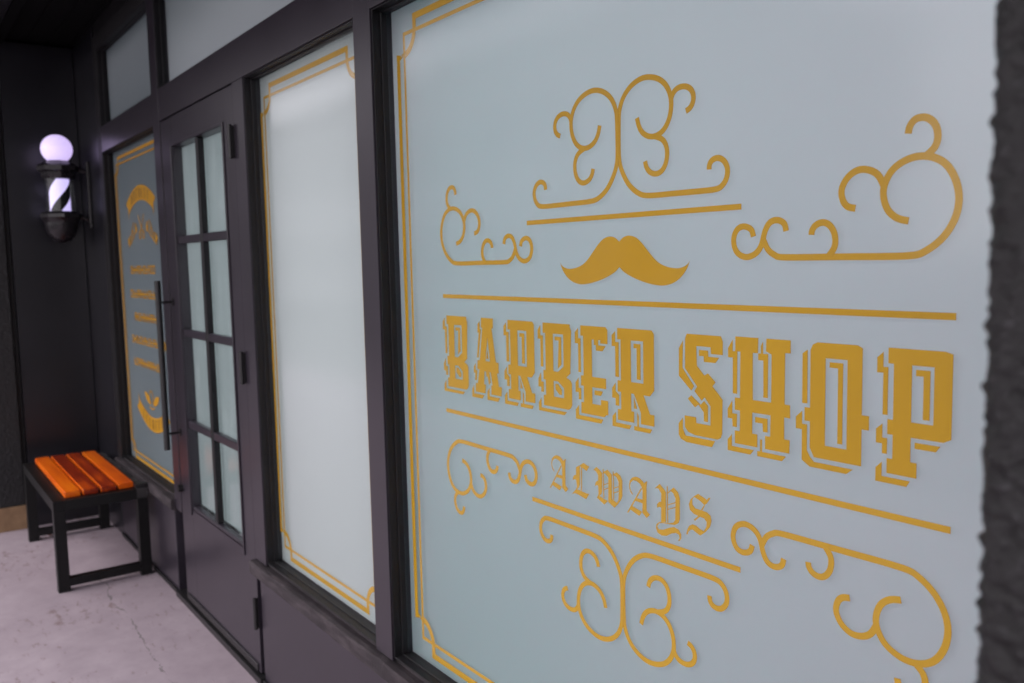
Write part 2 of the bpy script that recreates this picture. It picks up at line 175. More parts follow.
def ribbons(name, paths, w, mat, parent, y, th=0.0003):
    """several strokes of constant width in one mesh; each stroke 0.15 mm nearer than the last so none is coplanar"""
    bm = bmesh.new()
    for k, P in enumerate(paths):
        P = [Vector(p) for p in P]
        Lf, Rt = ribbon_outline(P, w)
        ya, yb = y - th - k*0.00015, y + th - k*0.00015
        rows = [[bm.verts.new((l.x, ya, l.y)), bm.verts.new((r.x, ya, r.y)), bm.verts.new((r.x, yb, r.y)), bm.verts.new((l.x, yb, l.y))] for l, r in zip(Lf, Rt)]
        for a, b in zip(rows, rows[1:]):
            for i in range(4):
                bm.faces.new((a[i], a[(i+1) % 4], b[(i+1) % 4], b[i]))
        bm.faces.new(rows[0][::-1]); bm.faces.new(rows[-1])
    bmesh.ops.recalc_face_normals(bm, faces=bm.faces)
    me = bpy.data.meshes.new(name); bm.to_mesh(me); bm.free()
    me.transform(Matrix.Translation(-Vector(parent_world(parent))))
    return link(name, me, mat, parent)

# ------------------------------------------------------------------ materials
def mat_new(name):
    m = bpy.data.materials.new(name); m.use_nodes = True
    nt = m.node_tree
    return m, nt, nt.nodes['Principled BSDF']

def N(nt, typ, **kw):
    n = nt.nodes.new(typ)
    for k, v in kw.items():
        if k.startswith('i_'):
            n.inputs[k[2:].replace('_', ' ')].default_value = v
        else: setattr(n, k, v)
    return n

def noise_node(nt, scale, detail=4, rough=.55, coord='Object', stretch=None):
    tc = N(nt, 'ShaderNodeTexCoord')
    src = tc.outputs[coord]
    if stretch:
        mp = N(nt, 'ShaderNodeMapping'); mp.inputs['Scale'].default_value = stretch
        nt.links.new(src, mp.inputs['Vector']); src = mp.outputs['Vector']
    nz = N(nt, 'ShaderNodeTexNoise'); nz.inputs['Scale'].default_value = scale
    nz.inputs['Detail'].default_value = detail; nz.inputs['Roughness'].default_value = rough
    nt.links.new(src, nz.inputs['Vector'])
    return nz

def ramp(nt, src, stops):
    r = N(nt, 'ShaderNodeValToRGB')
    e = r.color_ramp.elements
    while len(e) < len(stops): e.new(.5)
    for el, (p, c) in zip(e, stops):
        el.position = p; el.color = (*c, 1) if len(c) == 3 else c
    nt.links.new(src, r.inputs['Fac'])
    return r

def bump(nt, bs, src, strength, dist):
    b = N(nt, 'ShaderNodeBump'); b.inputs['Strength'].default_value = strength; b.inputs['Distance'].default_value = dist
    nt.links.new(src, b.inputs['Height']); nt.links.new(b.outputs['Normal'], bs.inputs['Normal'])
    return b

def mat_basic(name, c1, c2, scale, rough=.5, rvar=.1, bstr=.1, bdist=.002, spec=.5, stretch=None, detail=4):
    m, nt, bs = mat_new(name)
    nz = noise_node(nt, scale, detail, stretch=stretch)
    r = ramp(nt, nz.outputs['Fac'], [(.3, c1), (.7, c2)])
    nt.links.new(r.outputs['Color'], bs.inputs['Base Color'])
    mr = N(nt, 'ShaderNodeMapRange'); mr.inputs['To Min'].default_value = rough - rvar; mr.inputs['To Max'].default_value = rough + rvar
    nt.links.new(nz.outputs['Fac'], mr.inputs['Value']); nt.links.new(mr.outputs['Result'], bs.inputs['Roughness'])
    bs.inputs['Specular IOR Level'].default_value = spec
    if bstr:
        n2 = noise_node(nt, scale*6, 3)
        bump(nt, bs, n2.outputs['Fac'], bstr, bdist)
    return m

M = {}
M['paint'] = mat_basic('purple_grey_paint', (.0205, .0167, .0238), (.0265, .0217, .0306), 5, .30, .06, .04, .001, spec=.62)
M['paint_dark_shaded'] = mat_basic('dark_shaded_paint', (.006, .006, .007), (.010, .009, .011), 8, .5, .06, .1, .001, spec=.35)  # frame paint darkened for shade in the reveals; also used on dark strips
M['wall_dark'] = mat_basic('smooth_dark_wall_paint', (.0074, .0073, .0104), (.0100, .0098, .0140), 3, .30, .05, .06, .002, spec=.6)
M['soffit'] = mat_basic('dark_ceiling_boards', (.0015, .0015, .0016), (.003, .0028, .003), 4, .7, .05, .1, .002, spec=.12)
M['black_metal'] = mat_basic('black_powder_coat', (.007, .007, .008), (.014, .013, .014), 20, .42, .1, .15, .0008)
M['bench_metal'] = mat_basic('dusty_black_bench_paint', (.0022, .0022, .0025), (.0052, .005, .0054), 9, .5, .12, .2, .001, spec=.3)
M['dusty_rail'] = mat_basic('dusty_grey_rail', (.012, .0115, .012), (.060, .055, .057), 7, .7, .05, .2, .001, spec=.3)
M['pole_metal'] = mat_basic('black_enamel', (.010, .009, .011), (.016, .014, .017), 12, .28, .06, .05, .0005)
M['plinth'] = mat_basic('tan_bare_concrete', (.20, .12, .065), (.30, .19, .105), 14, .85, .05, .5, .004)
M['road'] = mat_basic('asphalt', (.085, .083, .087), (.125, .122, .127), 3, .85, .05, .5, .004)
M['kerb'] = mat_basic('kerb_concrete', (.28, .26, .26), (.36, .34, .34), 10, .85, .05, .3, .003)
M['pale_render'] = mat_basic('pale_wall_render', (.42, .41, .42), (.50, .49, .49), 1.5, .85, .05, .2, .004)
M['dark_pane'] = mat_basic('dark_pane', (.04, .045, .05), (.06, .065, .07), 1, .15, .02, 0)
M['debris'] = mat_basic('dry_leaf', (.20, .05, .02), (.32, .10, .04), 40, .7, .05, .2, .002)

def translucent(nt, bs, r, TR=None):
    # diffusing film: part of the light comes through from the made-up room behind
    out = nt.nodes['Material Output']; nt.nodes.remove(bs)
    d = N(nt, 'ShaderNodeBsdfDiffuse'); t = N(nt, 'ShaderNodeBsdfTranslucent'); t.inputs['Color'].default_value = TR or TRANS
    nt.links.new(r.outputs['Color'], d.inputs['Color'])
    a = N(nt, 'ShaderNodeAddShader'); nt.links.new(d.outputs[0], a.inputs[0]); nt.links.new(t.outputs[0], a.inputs[1])
    nt.links.new(a.outputs[0], out.inputs['Surface'])
TRANS = (.775, .81, .797, 1)
def m_film():
    m, nt, bs = mat_new('frosted_white_film')
    nz = noise_node(nt, 1.1, 3, .5)
    r = ramp(nt, nz.outputs['Fac'], [(.35, FILM1), (.7, FILM2)])
    nt.links.new(r.outputs['Color'], bs.inputs['Base Color'])
    translucent(nt, bs, r)
    return m
FILM1, FILM2 = (.105, .110, .114), (.12, .124, .128)
M['film'] = m_film()
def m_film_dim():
    m, nt, bs = mat_new('shaded_frosted_film')  # frosted film darkened for the shade on side and transom panes
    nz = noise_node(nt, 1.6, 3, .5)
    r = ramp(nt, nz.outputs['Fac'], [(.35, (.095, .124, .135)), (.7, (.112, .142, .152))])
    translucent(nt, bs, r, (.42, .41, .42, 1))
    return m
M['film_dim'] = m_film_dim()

def m_doorfilm():
    # hand-applied film: faint vertical streaks where it lifted
    m, nt, bs = mat_new('streaky_door_film')
    nz = noise_node(nt, 9, 5, .6, stretch=(1.6, 1, .35))
    r = ramp(nt, nz.outputs['Fac'], [(.38, (.10, .105, .108)), (.52, (.13, .135, .137)), (.66, (.20, .20, .203))])
    nt.links.new(r.outputs['Color'], bs.inputs['Base Color'])
    translucent(nt, bs, r, (.50, .57, .56, 1))
    return m
M['door_film'] = m_doorfilm()

def m_glass(name='clear_window_glass', tint=(.95, .98, .975), rough=.13):
    m = bpy.data.materials.new(name); m.use_nodes = True
    nt = m.node_tree; nt.nodes.clear()
    out = N(nt, 'ShaderNodeOutputMaterial')
    tr = N(nt, 'ShaderNodeBsdfTransparent'); tr.inputs['Color'].default_value = (*tint, 1)
    gl = N(nt, 'ShaderNodeBsdfGlossy'); gl.inputs['Roughness'].default_value = rough
    geo = N(nt, 'ShaderNodeNewGeometry')
    mr = N(nt, 'ShaderNodeMapRange'); mr.inputs['To Min'].default_value = 1.38; mr.inputs['To Max'].default_value = 1/1.38
    nt.links.new(geo.outputs['Backfacing'], mr.inputs['Value'])
    fr = N(nt, 'ShaderNodeFresnel'); nt.links.new(mr.outputs['Result'], fr.inputs['IOR'])
    mx = N(nt, 'ShaderNodeMixShader')
    nt.links.new(fr.outputs['Fac'], mx.inputs['Fac']); nt.links.new(tr.outputs[0], mx.inputs[1]); nt.links.new(gl.outputs[0], mx.inputs[2])
    nt.links.new(mx.outputs[0], out.inputs['Surface'])
    return m
M['glass'] = m_glass()
M['satin_glass'] = m_glass('satin_window_glass', (.95, .98, .975), .32)
M['door_glass'] = m_glass('door_pane_glass', (.93, .97, .965), .14)

def m_gold():
    m, nt, bs = mat_new('gold_vinyl')
    nz = noise_node(nt, 5, 2)
    r = ramp(nt, nz.outputs['Fac'], [(.3, (.60, .305, .006)), (.7, (.65, .335, .008))])
    nt.links.new(r.outputs['Color'], bs.inputs['Base Color'])
    bs.inputs['Roughness'].default_value = .5; bs.inputs['Specular IOR Level'].default_value = .2
    return m
M['gold'] = m_gold()
M['gold_shaded'] = mat_basic('shaded_gold_vinyl', (.42, .215, .013), (.46, .24, .015), 6, .6, .05, 0, spec=.2)  # gold vinyl darkened for the shade at the side window
M['gold_text'] = mat_basic('dark_cut_letters', (.07, .04, .02), (.10, .06, .03), 8, .5, .05, 0)

def m_slat(name, c1, c2, edge):
    m, nt, bs = mat_new(name)
    nz = noise_node(nt, 16, 6, .62, stretch=(.12, 1.6, 1.6))
    nz2 = noise_node(nt, 5, 3, .5, stretch=(.5, 1.2, 1))
    mixf = N(nt, 'ShaderNodeMath', operation='MULTIPLY_ADD'); mixf.inputs[1].default_value = .6
    nt.links.new(nz.outputs['Fac'], mixf.inputs[0])
    m2 = N(nt, 'ShaderNodeMath', operation='MULTIPLY'); m2.inputs[1].default_value = .4
    nt.links.new(nz2.outputs['Fac'], m2.inputs[0]); nt.links.new(m2.outputs[0], mixf.inputs[2])
    r = ramp(nt, mixf.outputs[0], [(.34, c1), (.52, c2), (.66, edge)])
    nt.links.new(r.outputs['Color'], bs.inputs['Base Color'])
    bs.inputs['Roughness'].default_value = .33
    bs.inputs['Specular IOR Level'].default_value = .35
    bump(nt, bs, nz.outputs['Fac'], .15, .002)
    return m
M['slat_orange'] = m_slat('orange_varnished_wood', (.50, .062, .002), (.74, .125, .003), (.85, .20, .005))
M['slat_red'] = m_slat('red_brown_varnished_wood', (.115, .009, .002), (.23, .020, .003), (.55, .075, .004))

def m_stucco(name, scale, disp):
    m, nt, bs = mat_new(name)
    nz = noise_node(nt, scale, 6, .65)
    r = ramp(nt, nz.outputs['Fac'], [(.3, (.0018, .0018, .0022)), (.58, (.0050, .0048, .0058)), (.72, (.036, .034, .039))])
    nt.links.new(r.outputs['Color'], bs.inputs['Base Color'])
    bs.inputs['Roughness'].default_value = .42
    bump(nt, bs, nz.outputs['Fac'], 1.0, disp)
    return m
M['stucco_near'] = m_stucco('coarse_dark_stucco', 150, .0035)
M['stucco_far'] = m_stucco('dark_stucco', 55, .006)

def m_floor():
    m, nt, bs = mat_new('pinkish_worn_concrete')
    L = nt.links.new
    tc = N(nt, 'ShaderNodeTexCoord')
    big = noise_node(nt, 1.3, 4, .55); fine = noise_node(nt, 9, 6, .65)
    base = ramp(nt, big.outputs['Fac'], [(.3, FLOOR1), (.7, FLOOR2)])
    fr = ramp(nt, fine.outputs['Fac'], [(.3, (.86, .85, .86)), (.7, (1.06, 1.06, 1.06))])
    mul = N(nt, 'ShaderNodeMix', data_type='RGBA', blend_type='MULTIPLY'); mul.inputs[0].default_value = 1
    L(base.outputs['Color'], mul.inputs[6]); L(fr.outputs['Color'], mul.inputs[7])
    # brown stains (small pits of worn paint), stretched along the shop front
    st = noise_node(nt, 20, 6, .72, stretch=(.6, 1.4, 1)); st2 = noise_node(nt, 1.7, 2)
    a = N(nt, 'ShaderNodeMath', operation='MULTIPLY_ADD'); a.inputs[1].default_value = .45
    L(st2.outputs['Fac'], a.inputs[0]); L(st.outputs['Fac'], a.inputs[2])
    sm = ramp(nt, a.outputs[0], [(.79, (0, 0, 0)), (.90, (1, 1, 1))])
    smm = N(nt, 'ShaderNodeMath', operation='MULTIPLY'); smm.inputs[1].default_value = .7
    L(sm.outputs['Color'], smm.inputs[0])
    mx = N(nt, 'ShaderNodeMix', data_type='RGBA'); mx.inputs[7].default_value = (.17, .115, .115, 1)
    L(smm.outputs[0], mx.inputs[0]); L(mul.outputs[2], mx.inputs[6])
    # hairline crack: distance to a wandering line between two points of the floor
    sx = N(nt, 'ShaderNodeSeparateXYZ'); L(tc.outputs['Object'], sx.inputs[0])
    (ax, ay), (bx, by) = CRACK
    dx, dy = bx-ax, by-ay; ln = math.hypot(dx, dy); ux, uy = dx/ln, dy/ln
    def lin(cx, cy, c0):
        m1 = N(nt, 'ShaderNodeMath', operation='MULTIPLY_ADD'); m1.inputs[1].default_value = cx; m1.inputs[2].default_value = c0
        L(sx.outputs['X'], m1.inputs[0])
        m2 = N(nt, 'ShaderNodeMath', operation='MULTIPLY_ADD'); m2.inputs[1].default_value = cy
        L(sx.outputs['Y'], m2.inputs[0]); L(m1.outputs[0], m2.inputs[2])
        return m2
    dist = lin(-uy, ux, uy*ax - ux*ay); along = lin(ux, uy, -(ux*ax + uy*ay))
    wob = noise_node(nt, 5, 6, .7)
    w1 = N(nt, 'ShaderNodeMath', operation='MULTIPLY_ADD'); w1.inputs[1].default_value = .10; w1.inputs[2].default_value = -.05
    L(wob.outputs['Fac'], w1.inputs[0])
    ds = N(nt, 'ShaderNodeMath', operation='ADD'); L(dist.outputs[0], ds.inputs[0]); L(w1.outputs[0], ds.inputs[1])
    ab = N(nt, 'ShaderNodeMath', operation='ABSOLUTE'); L(ds.outputs[0], ab.inputs[0])
    wv = noise_node(nt, 14, 3)
    wid = N(nt, 'ShaderNodeMath', operation='MULTIPLY_ADD'); wid.inputs[1].default_value = .018; wid.inputs[2].default_value = -.0068
    L(wv.outputs['Fac'], wid.inputs[0])
    lt = N(nt, 'ShaderNodeMath', operation='LESS_THAN'); L(ab.outputs[0], lt.inputs[0]); L(wid.outputs[0], lt.inputs[1])
    g1 = N(nt, 'ShaderNodeMath', operation='GREATER_THAN'); g1.inputs[1].default_value = -.05; L(along.outputs[0], g1.inputs[0])
    g2 = N(nt, 'ShaderNodeMath', operation='MULTIPLY'); L(lt.outputs[0], g2.inputs[0]); L(g1.outputs[0], g2.inputs[1])
    g3 = N(nt, 'ShaderNodeMath', operation='MULTIPLY'); g3.inputs[1].default_value = .55; L(g2.outputs[0], g3.inputs[0])
    cr = N(nt, 'ShaderNodeMix', data_type='RGBA'); cr.inputs[7].default_value = (.045, .05, .038, 1)
    L(g3.outputs[0], cr.inputs[0]); L(mx.outputs[2], cr.inputs[6])
    L(cr.outputs[2], bs.inputs['Base Color'])
    bs.inputs['Roughness'].default_value = .62; bs.inputs['Specular IOR Level'].default_value = .35
    bump(nt, bs, fine.outputs['Fac'], .25, .003)
    return m
FLOOR1, FLOOR2 = (.318, .266, .302), (.378, .322, .362)
CRACK = ((-4.40, -.243), (-3.10, -.250))
M['floor'] = m_floor()

def m_emit(name, col, strength):
    m, nt, bs = mat_new(name)
    bs.inputs['Base Color'].default_value = (.75, .72, .78, 1); bs.inputs['Roughness'].default_value = .25
    bs.inputs['Emission Color'].default_value = (*col, 1); bs.inputs['Emission Strength'].default_value = strength
    return m
M['globe'] = m_emit('lit_opal_globe', (.68, .54, .98), .27)

def m_stripes():
    m, nt, bs = mat_new('lit_spiral_stripes')
    L = nt.links.new
    tc = N(nt, 'ShaderNodeTexCoord'); sx = N(nt, 'ShaderNodeSeparateXYZ'); L(tc.outputs['Object'], sx.inputs[0])
    at = N(nt, 'ShaderNodeMath', operation='ARCTAN2'); L(sx.outputs['Y'], at.inputs[0]); L(sx.outputs['X'], at.inputs[1])
    k = N(nt, 'ShaderNodeMath', operation='MULTIPLY'); k.inputs[1].default_value = 2/(2*math.pi); L(at.outputs[0], k.inputs[0])
    z = N(nt, 'ShaderNodeMath', operation='MULTIPLY_ADD'); z.inputs[1].default_value = -STRIPE[0]; L(sx.outputs['Z'], z.inputs[0]); L(k.outputs[0], z.inputs[2])
    ph = N(nt, 'ShaderNodeMath', operation='ADD'); ph.inputs[1].default_value = 10 + STRIPE[1]; L(z.outputs[0], ph.inputs[0])
    fr = N(nt, 'ShaderNodeMath', operation='FRACT'); L(ph.outputs[0], fr.inputs[0])
    gt = N(nt, 'ShaderNodeMath', operation='GREATER_THAN'); gt.inputs[1].default_value = STRIPE[2]; L(fr.outputs[0], gt.inputs[0])
    mx = N(nt, 'ShaderNodeMix', data_type='RGBA'); mx.inputs[6].default_value = (.01, .01, .012, 1); mx.inputs[7].default_value = (.7, .68, .75, 1)
    L(gt.outputs[0], mx.inputs[0]); L(mx.outputs[2], bs.inputs['Base Color'])
    bs.inputs['Emission Color'].default_value = (.62, .52, .98, 1)
    es = N(nt, 'ShaderNodeMath', operation='MULTIPLY'); es.inputs[1].default_value = .30; L(gt.outputs[0], es.inputs[0])
    L(es.outputs[0], bs.inputs['Emission Strength'])
    bs.inputs['Roughness'].default_value = .4
    return m
STRIPE = (5.2, .0, .42)
M['stripes'] = m_stripes()
# ------------------------------------------------------------------ levels
ROOM_D = 1.05
M['added_room_wall'] = mat_basic('pale_added_room_paint', (.72, .74, .74), (.76, .78, .78), 2, .7, .05, 0)
M['bounce_pink'] = mat_basic('pink_bounce_paint', (.72, .42, .56), (.76, .46, .60), 2, .7, .05, 0)  # made-up pink, bounces a tint onto the frosted film
M['bounce_teal'] = mat_basic('teal_bounce_paint', (.12, .55, .50), (.15, .59, .54), 2, .7, .05, 0)  # made-up teal for the left side, tints the light on the film
M['room_floor'] = mat_basic('room_floor_boards', (.50, .52, .51), (.56, .58, .57), 3, .6, .05, 0)
Z_CEIL = 2.70; ALC = -0.53
PANE_Y0, PANE_Y1, VIN_Y, FILM_Y = .0440, .0478, .0500, .0585

# ------------------------------------------------------------------ ground
def sheet(name, x0, x1, y0, y1, z, mat, n=1, kind='structure'):
    bm = bmesh.new()
    vs = [bm.verts.new((x, y, z)) for x, y in ((x0, y0), (x1, y0), (x1, y1), (x0, y1))]
    bm.faces.new(vs)
    me = bpy.data.meshes.new(name); bm.to_mesh(me); bm.free()
    o = link(name, me, mat); o['kind'] = kind
    return o
sheet('ground', -400, 400, -400, 60, -.16, M['road'])
sheet('pavement', -40, 40, -3.60, .30, 0, M['floor'])
kb = MB()
for i in range(-12, 12):
    kb.box(i*2.0, i*2.0+1.992, -3.76, -3.602, -.15, .004, .012, 2)
kerb = kb.build('kerb', M['kerb']); kerb['kind'] = 'structure'
sheet('road', -200, 200, -11.5, -3.765, -.14, M['road'])

# long pale building across the street, added to screen low sky from the glass
fb = empty('added_street_building', (-36, -17, 0), 'long pale rendered building across the street, added out of view to screen low sky from the shop glass', 'building')
MB().box(-62, -13, -22, -13.5, -.14, 7.2, .02).build('wall', M['pale_render'], fb)
MB().box(-62.3, -12.7, -22.3, -13.2, 7.202, 7.5, .03).build('added_roof', M['kerb'], fb)
w0 = None
for r_ in range(2):
    for c_ in range(16):
        fr_ = MB().ring(-60.5+3*c_, -59.1+3*c_, 1.0+3.1*r_, 2.6+3.1*r_, .08, -13.52, -13.42, .005).build('window', M['kerb'], fb)
        MB().box(-60.42+3*c_, -59.18+3*c_, -13.51, -13.46, 1.08+3.1*r_, 2.52+3.1*r_, 0).build('pane', M['dark_pane'], fr_)
# ------------------------------------------------------------------ building shell
bld = empty('stucco_wall', (0, 0, 0), 'dark coarse stucco building wall with piers either side of the recessed shop front', 'wall')
def stucco_pier_near():
    """pier beside the big window; rough surface is real relief near the corner"""
    bm = bmesh.new()
    xe = -.2290; r = .012
    us = []   # (x, y, nx, ny) along the section, from the reveal round the corner to the front
    y = .0
    for k in range(12): us.append((xe, .05 - k*(.05 - ALC - .05 - .0)/12, -1, 0))
    yy = -.02
    us = [(xe, .04, -1, 0)]
    s = .0
    while s < .40: us.append((xe, -s, -1, 0)); s += .03
    while s < -ALC - r: us.append((xe, -s, -1, 0)); s += .004
    for k in range(0, 6):
        a = R(90) * k/5
        us.append((xe + r - r*math.cos(a), ALC + r - r*math.sin(a), -math.cos(a), -math.sin(a)))
    x = xe + r + .003
    while x < .06: us.append((x, ALC, 0, -1)); x += .0025
    while x < 3.2: us.append((x, ALC, 0, -1)); x += .08
    zs = []; z = 0.0
    while z < .72: zs.append(z); z += .03
    while z < 2.05: zs.append(z); z += .0025
    while z < 2.69: zs.append(z); z += .03
    zs.append(2.69)
    rows = []
    for (x, y, nx, ny) in us:
        row = []
        for z in zs:
            p = Vector((x, y, z))
            q = Vector((x*85, y*85, z*120))
            h = noise.noise(q) * .0015 + (abs(noise.noise(q*.8 + Vector((3, 5, 1)))) - .25) * .0016 + noise.noise(q*1.5) * .0026 + noise.noise(q*3.0)*.0014 + noise.noise(p*9)*.001
            row.append(bm.verts.new((x + nx*h, y + ny*h, z)))
        rows.append(row)
    for a, b in zip(rows, rows[1:]):
        for i in range(len(zs)-1):
            bm.faces.new((a[i], a[i+1], b[i+1], b[i]))
    bmesh.ops.recalc_face_normals(bm, faces=bm.faces)
    # make the front face look outwards
    me = bpy.data.meshes.new('pier'); bm.to_mesh(me); bm.free()
    return link('pier', me, M['stucco_near'], bld, smooth=True)
pier_near = stucco_pier_near()
pier_near['label'] = 'coarse stucco pier right of the big window'
MB().box(-.22, 3.2, -.50, .35, .0, 2.69, 0).build('pier_core', M['stucco_far'], bld)
pf = MB().box(-12, -5.600, ALC, -.400, .135, 2.69, .006, 2).build('pier', M['stucco_far'], bld)
pf['label'] = 'stucco pier ending above a tan concrete base'
MB().box(-12, -5.592, ALC-.012, -.392, -.02, .135, .004, 2).build('plinth', M['plinth'], bld)
MB().box(-12, 3.2, ALC, -.400, 2.692, 4.6, .006).build('header', M['stucco_far'], bld)
MB().box(-12, 3.2, -1.95, ALC-.002, 2.98, 3.10, .006).build('added_eave', M['soffit'], bld)  # eave added out of view to cut the light on the front
MB().box(-7.2, -5.95, -1.15, ALC-.004, 0, 2.975, .006).build('side_blocker', M['stucco_far'], bld)  # unseen block added to dim the left end and its glass
MB().box(-12, 3.2, -.398, .16, 2.90, 4.5, 0).build('upper_wall', M['stucco_far'], bld)
MB().box(-12, -5.72, -.395, 6.0, 0, 2.89, 0).box(.36, 3.2, -.395, 6.0, 0, 2.89, 0).build('inner_wall', M['stucco_far'], bld)

sw = empty('side_panel', (-5.62, -.2, 0), 'smooth dark end panel of the alcove behind the bench', 'wall panel')
MB().box(-5.70, -5.612, -.372, .002, 0, 2.72, .002).build('panel', M['wall_dark'], sw)
MB().box(-5.70, -5.640, -.394, -.374, 0, 2.72, 0).build('joint_strip', M['paint_dark_shaded'], sw)

ce = empty('alcove_ceiling', (-3, -.2, 2.7), 'dark boarded ceiling over the recessed shop front', 'ceiling')
cb = MB()
for a, b in ((-.338, -.232), (-.229, -.123), (-.120, -.014), (-.011, .30)):
    cb.box(-5.72, .34, a, b, 2.735, 2.76, .003)
cb.build('board', M['soffit'], ce)
MB().box(-5.72, .34, -.398, -.341, 2.705, 2.77, .004).build('edge_trim', M['soffit'], ce)

# made-up shop room behind the frosted glass, left open so daylight backlights the film
def room(name, mat, *boxes):
    m_ = MB()
    for q in boxes: m_.box(*q, 0)
    o = m_.build(name, M[mat]); o['kind'] = 'structure'
room('added_interior_floor', 'room_floor', (-5.70, -1.95, .301, 6.0, -.03, -.001))
room('added_interior_floor', 'bounce_teal', (-1.949, -1.02, .301, 6.0, -.03, -.001))
room('added_interior_floor', 'bounce_pink', (-1.019, .34, .301, 6.0, -.03, -.001))
room('added_interior_ceiling', 'added_room_wall', (-3.90, -2.03, .20, .50, 2.78, 2.84), (-1.93, .34, .20, ROOM_D, 2.78, 2.84))
room('added_interior_wall', 'added_room_wall', (-3.955, -3.905, .262, 6.0, 0, 2.84))
room('added_interior_wall', 'bounce_pink', (.345, .359, .17, 6.0, 0, 2.84))
room('added_interior_wall', 'bounce_teal', (-1.975, -1.94, .262, 6.0, 0, 2.84))
room('added_interior_wall', 'added_room_wall', (-2.02, -1.978, .262, 6.0, 0, 2.84))
for nm, colr, xa, xb, zt in (('teal_tint_screen', (.42, .93, .86, 1), -1.938, -.955, 1.85), ('pink_tint_screen', (.92, .66, .76, 1), -.945, .343, 1.9)):  # added backlit sheets that tint the frosted film
    mc, ntc, bsc = mat_new(nm)
    tl = N(ntc, 'ShaderNodeBsdfTranslucent'); tl.inputs['Color'].default_value = colr
    ntc.links.new(tl.outputs[0], ntc.nodes['Material Output'].inputs['Surface']); ntc.nodes.remove(bsc)
    cbm = bmesh.new(); nn_ = 60; prev = None
    for i in range(nn_+1):
        x = xa + (xb-xa)*i/nn_; y = 1.76 + .03*math.sin(i*1.3)
        cur = (cbm.verts.new((x, y, .01)), cbm.verts.new((x, y, zt)))
        if prev: cbm.faces.new((prev[0], cur[0], cur[1], prev[1]))
        prev = cur
    me = bpy.data.meshes.new('tint_screen'); cbm.to_mesh(me); cbm.free()
    link('tint_screen', me, mc, smooth=True)['kind'] = 'structure'
room('added_beam', 'paint_dark_shaded', (-3.90, -2.021, .34, .42, 2.47, 2.779), (-1.939, .344, .34, .42, 2.47, 2.779))  # dark beam added to block backlight from the transom tops
room('added_partition', 'wall_dark', (-5.70, -3.956, .75, .80, 0, 2.62), (-5.70, -3.956, .17, .749, 2.78, 2.84))  # closet walls added to keep the side window dark from behind
# ------------------------------------------------------------------ shop front joinery
sf = empty('shop_front', (-2.9, 0, 0), 'purple grey painted timber framing of the shop front with posts, rails and kick panels', 'shop front')
def post(x0, x1, z0, z1, y0=0, y1=.26, mat='paint', name='post'):
    return MB().box(x0, x1, y0, y1, z0, z1, .002, 2).build(name, M[mat], sf)
SILL = .452
post(-5.072, -4.985, SILL, 2.66, .001, mat='paint_dark_shaded')          # by the alcove end; its shade is in the paint
post(-3.955, -3.853, SILL-.045, 2.66)
post(-2.935, -2.835, SILL+.0, 2.071)
post(-2.027, -1.937, SILL, 2.66)
post(-.330, -.225, SILL, 2.66)
MB().box(-5.66, -5.074, .004, .11, 0, 2.72, .002).build('wall_panel', M['wall_dark'], sf)
def rail(x0, x1, z0, z1, y0=.0006):
    return MB().box(x0, x1, y0, .26, z0, z1, .002, 2).build('rail', M['paint'], sf)
rail(-4.985, -3.955, 2.069, 2.196)
rail(-3.853, -2.027, 2.072, 2.200)
rail(-1.937, -.330, 2.072, 2.200)
for a, b in ((-4.985, -3.955), (-3.853, -2.027), (-1.937, -.330)):
    MB().box(a, b, .0006, .26, 2.590, 2.66, .002, 2).build('rail', M['paint_dark_shaded'], sf)  # top rails with their shade put into the colour
MB().box(-5.66, .34, .012, .11, 2.662, 2.735, 0).build('head_board', M['paint_dark_shaded'], sf)
# thresholds and door jamb recess
MB().box(-3.985, -2.915, -.012, .11, -.005, .024, .004, 2).build('threshold', M['black_metal'], sf)
MB().box(-3.985, -3.853, .055, .11, .026, SILL-.047, 0).build('jamb_back', M['paint_dark_shaded'], sf)
MB().box(-2.937, -2.880, .055, .11, .026, SILL-.060, 0).build('jamb_back', M['paint_dark_shaded'], sf)

def sill(x0, x1, seed):
    """weathered wooden sill, chipped along the front edge, with a drip fascia under it"""
    bm = bmesh.new()
    n = int((x1-x0)/.012)
    prof = [(.066, SILL+.012), (.040, SILL+.006), (.039, SILL), (.014, SILL-.001), (.013, SILL-.006), (-.002, SILL-.006), (-.016, SILL-.008), (-.018, SILL-.014), (-.018, SILL-.050), (-.004, SILL-.058), (.066, SILL-.058)]
    rows = []
    for i in range(n+1):
        x = x0 + (x1-x0)*i/n
        row = []
        for k, (y, z) in enumerate(prof):
            w = noise.noise(Vector((x*7+seed, k*.6, 0))) * .0016 + noise.noise(Vector((x*45+seed, k, 2))) * .0008
            if k in (5, 6, 7):
                c = noise.noise(Vector((x*11+seed*2, 4, 1)))
                w2 = -max(0, c-.12)*.016 + noise.noise(Vector((x*60, seed, 5)))*.0008
            else: w2 = 0
            row.append(bm.verts.new((x, y - (w2 if k in (6, 7) else 0) + w*.6, z + w*.7 + w2*.55)))
        rows.append(row)
    for a, b in zip(rows, rows[1:]):
        for k in range(len(prof)):
            k2 = (k+1) % len(prof)
            bm.faces.new((a[k], b[k], b[k2], a[k2]))
    bm.faces.new(rows[0]); bm.faces.new(rows[-1][::-1])
    bmesh.ops.recalc_face_normals(bm, faces=bm.faces)
    me = bpy.data.meshes.new('sill'); bm.to_mesh(me); bm.free()
    me.transform(Matrix.Translation(-Vector(parent_world(sf))))
    return link('sill', me, M['sill'], sf)
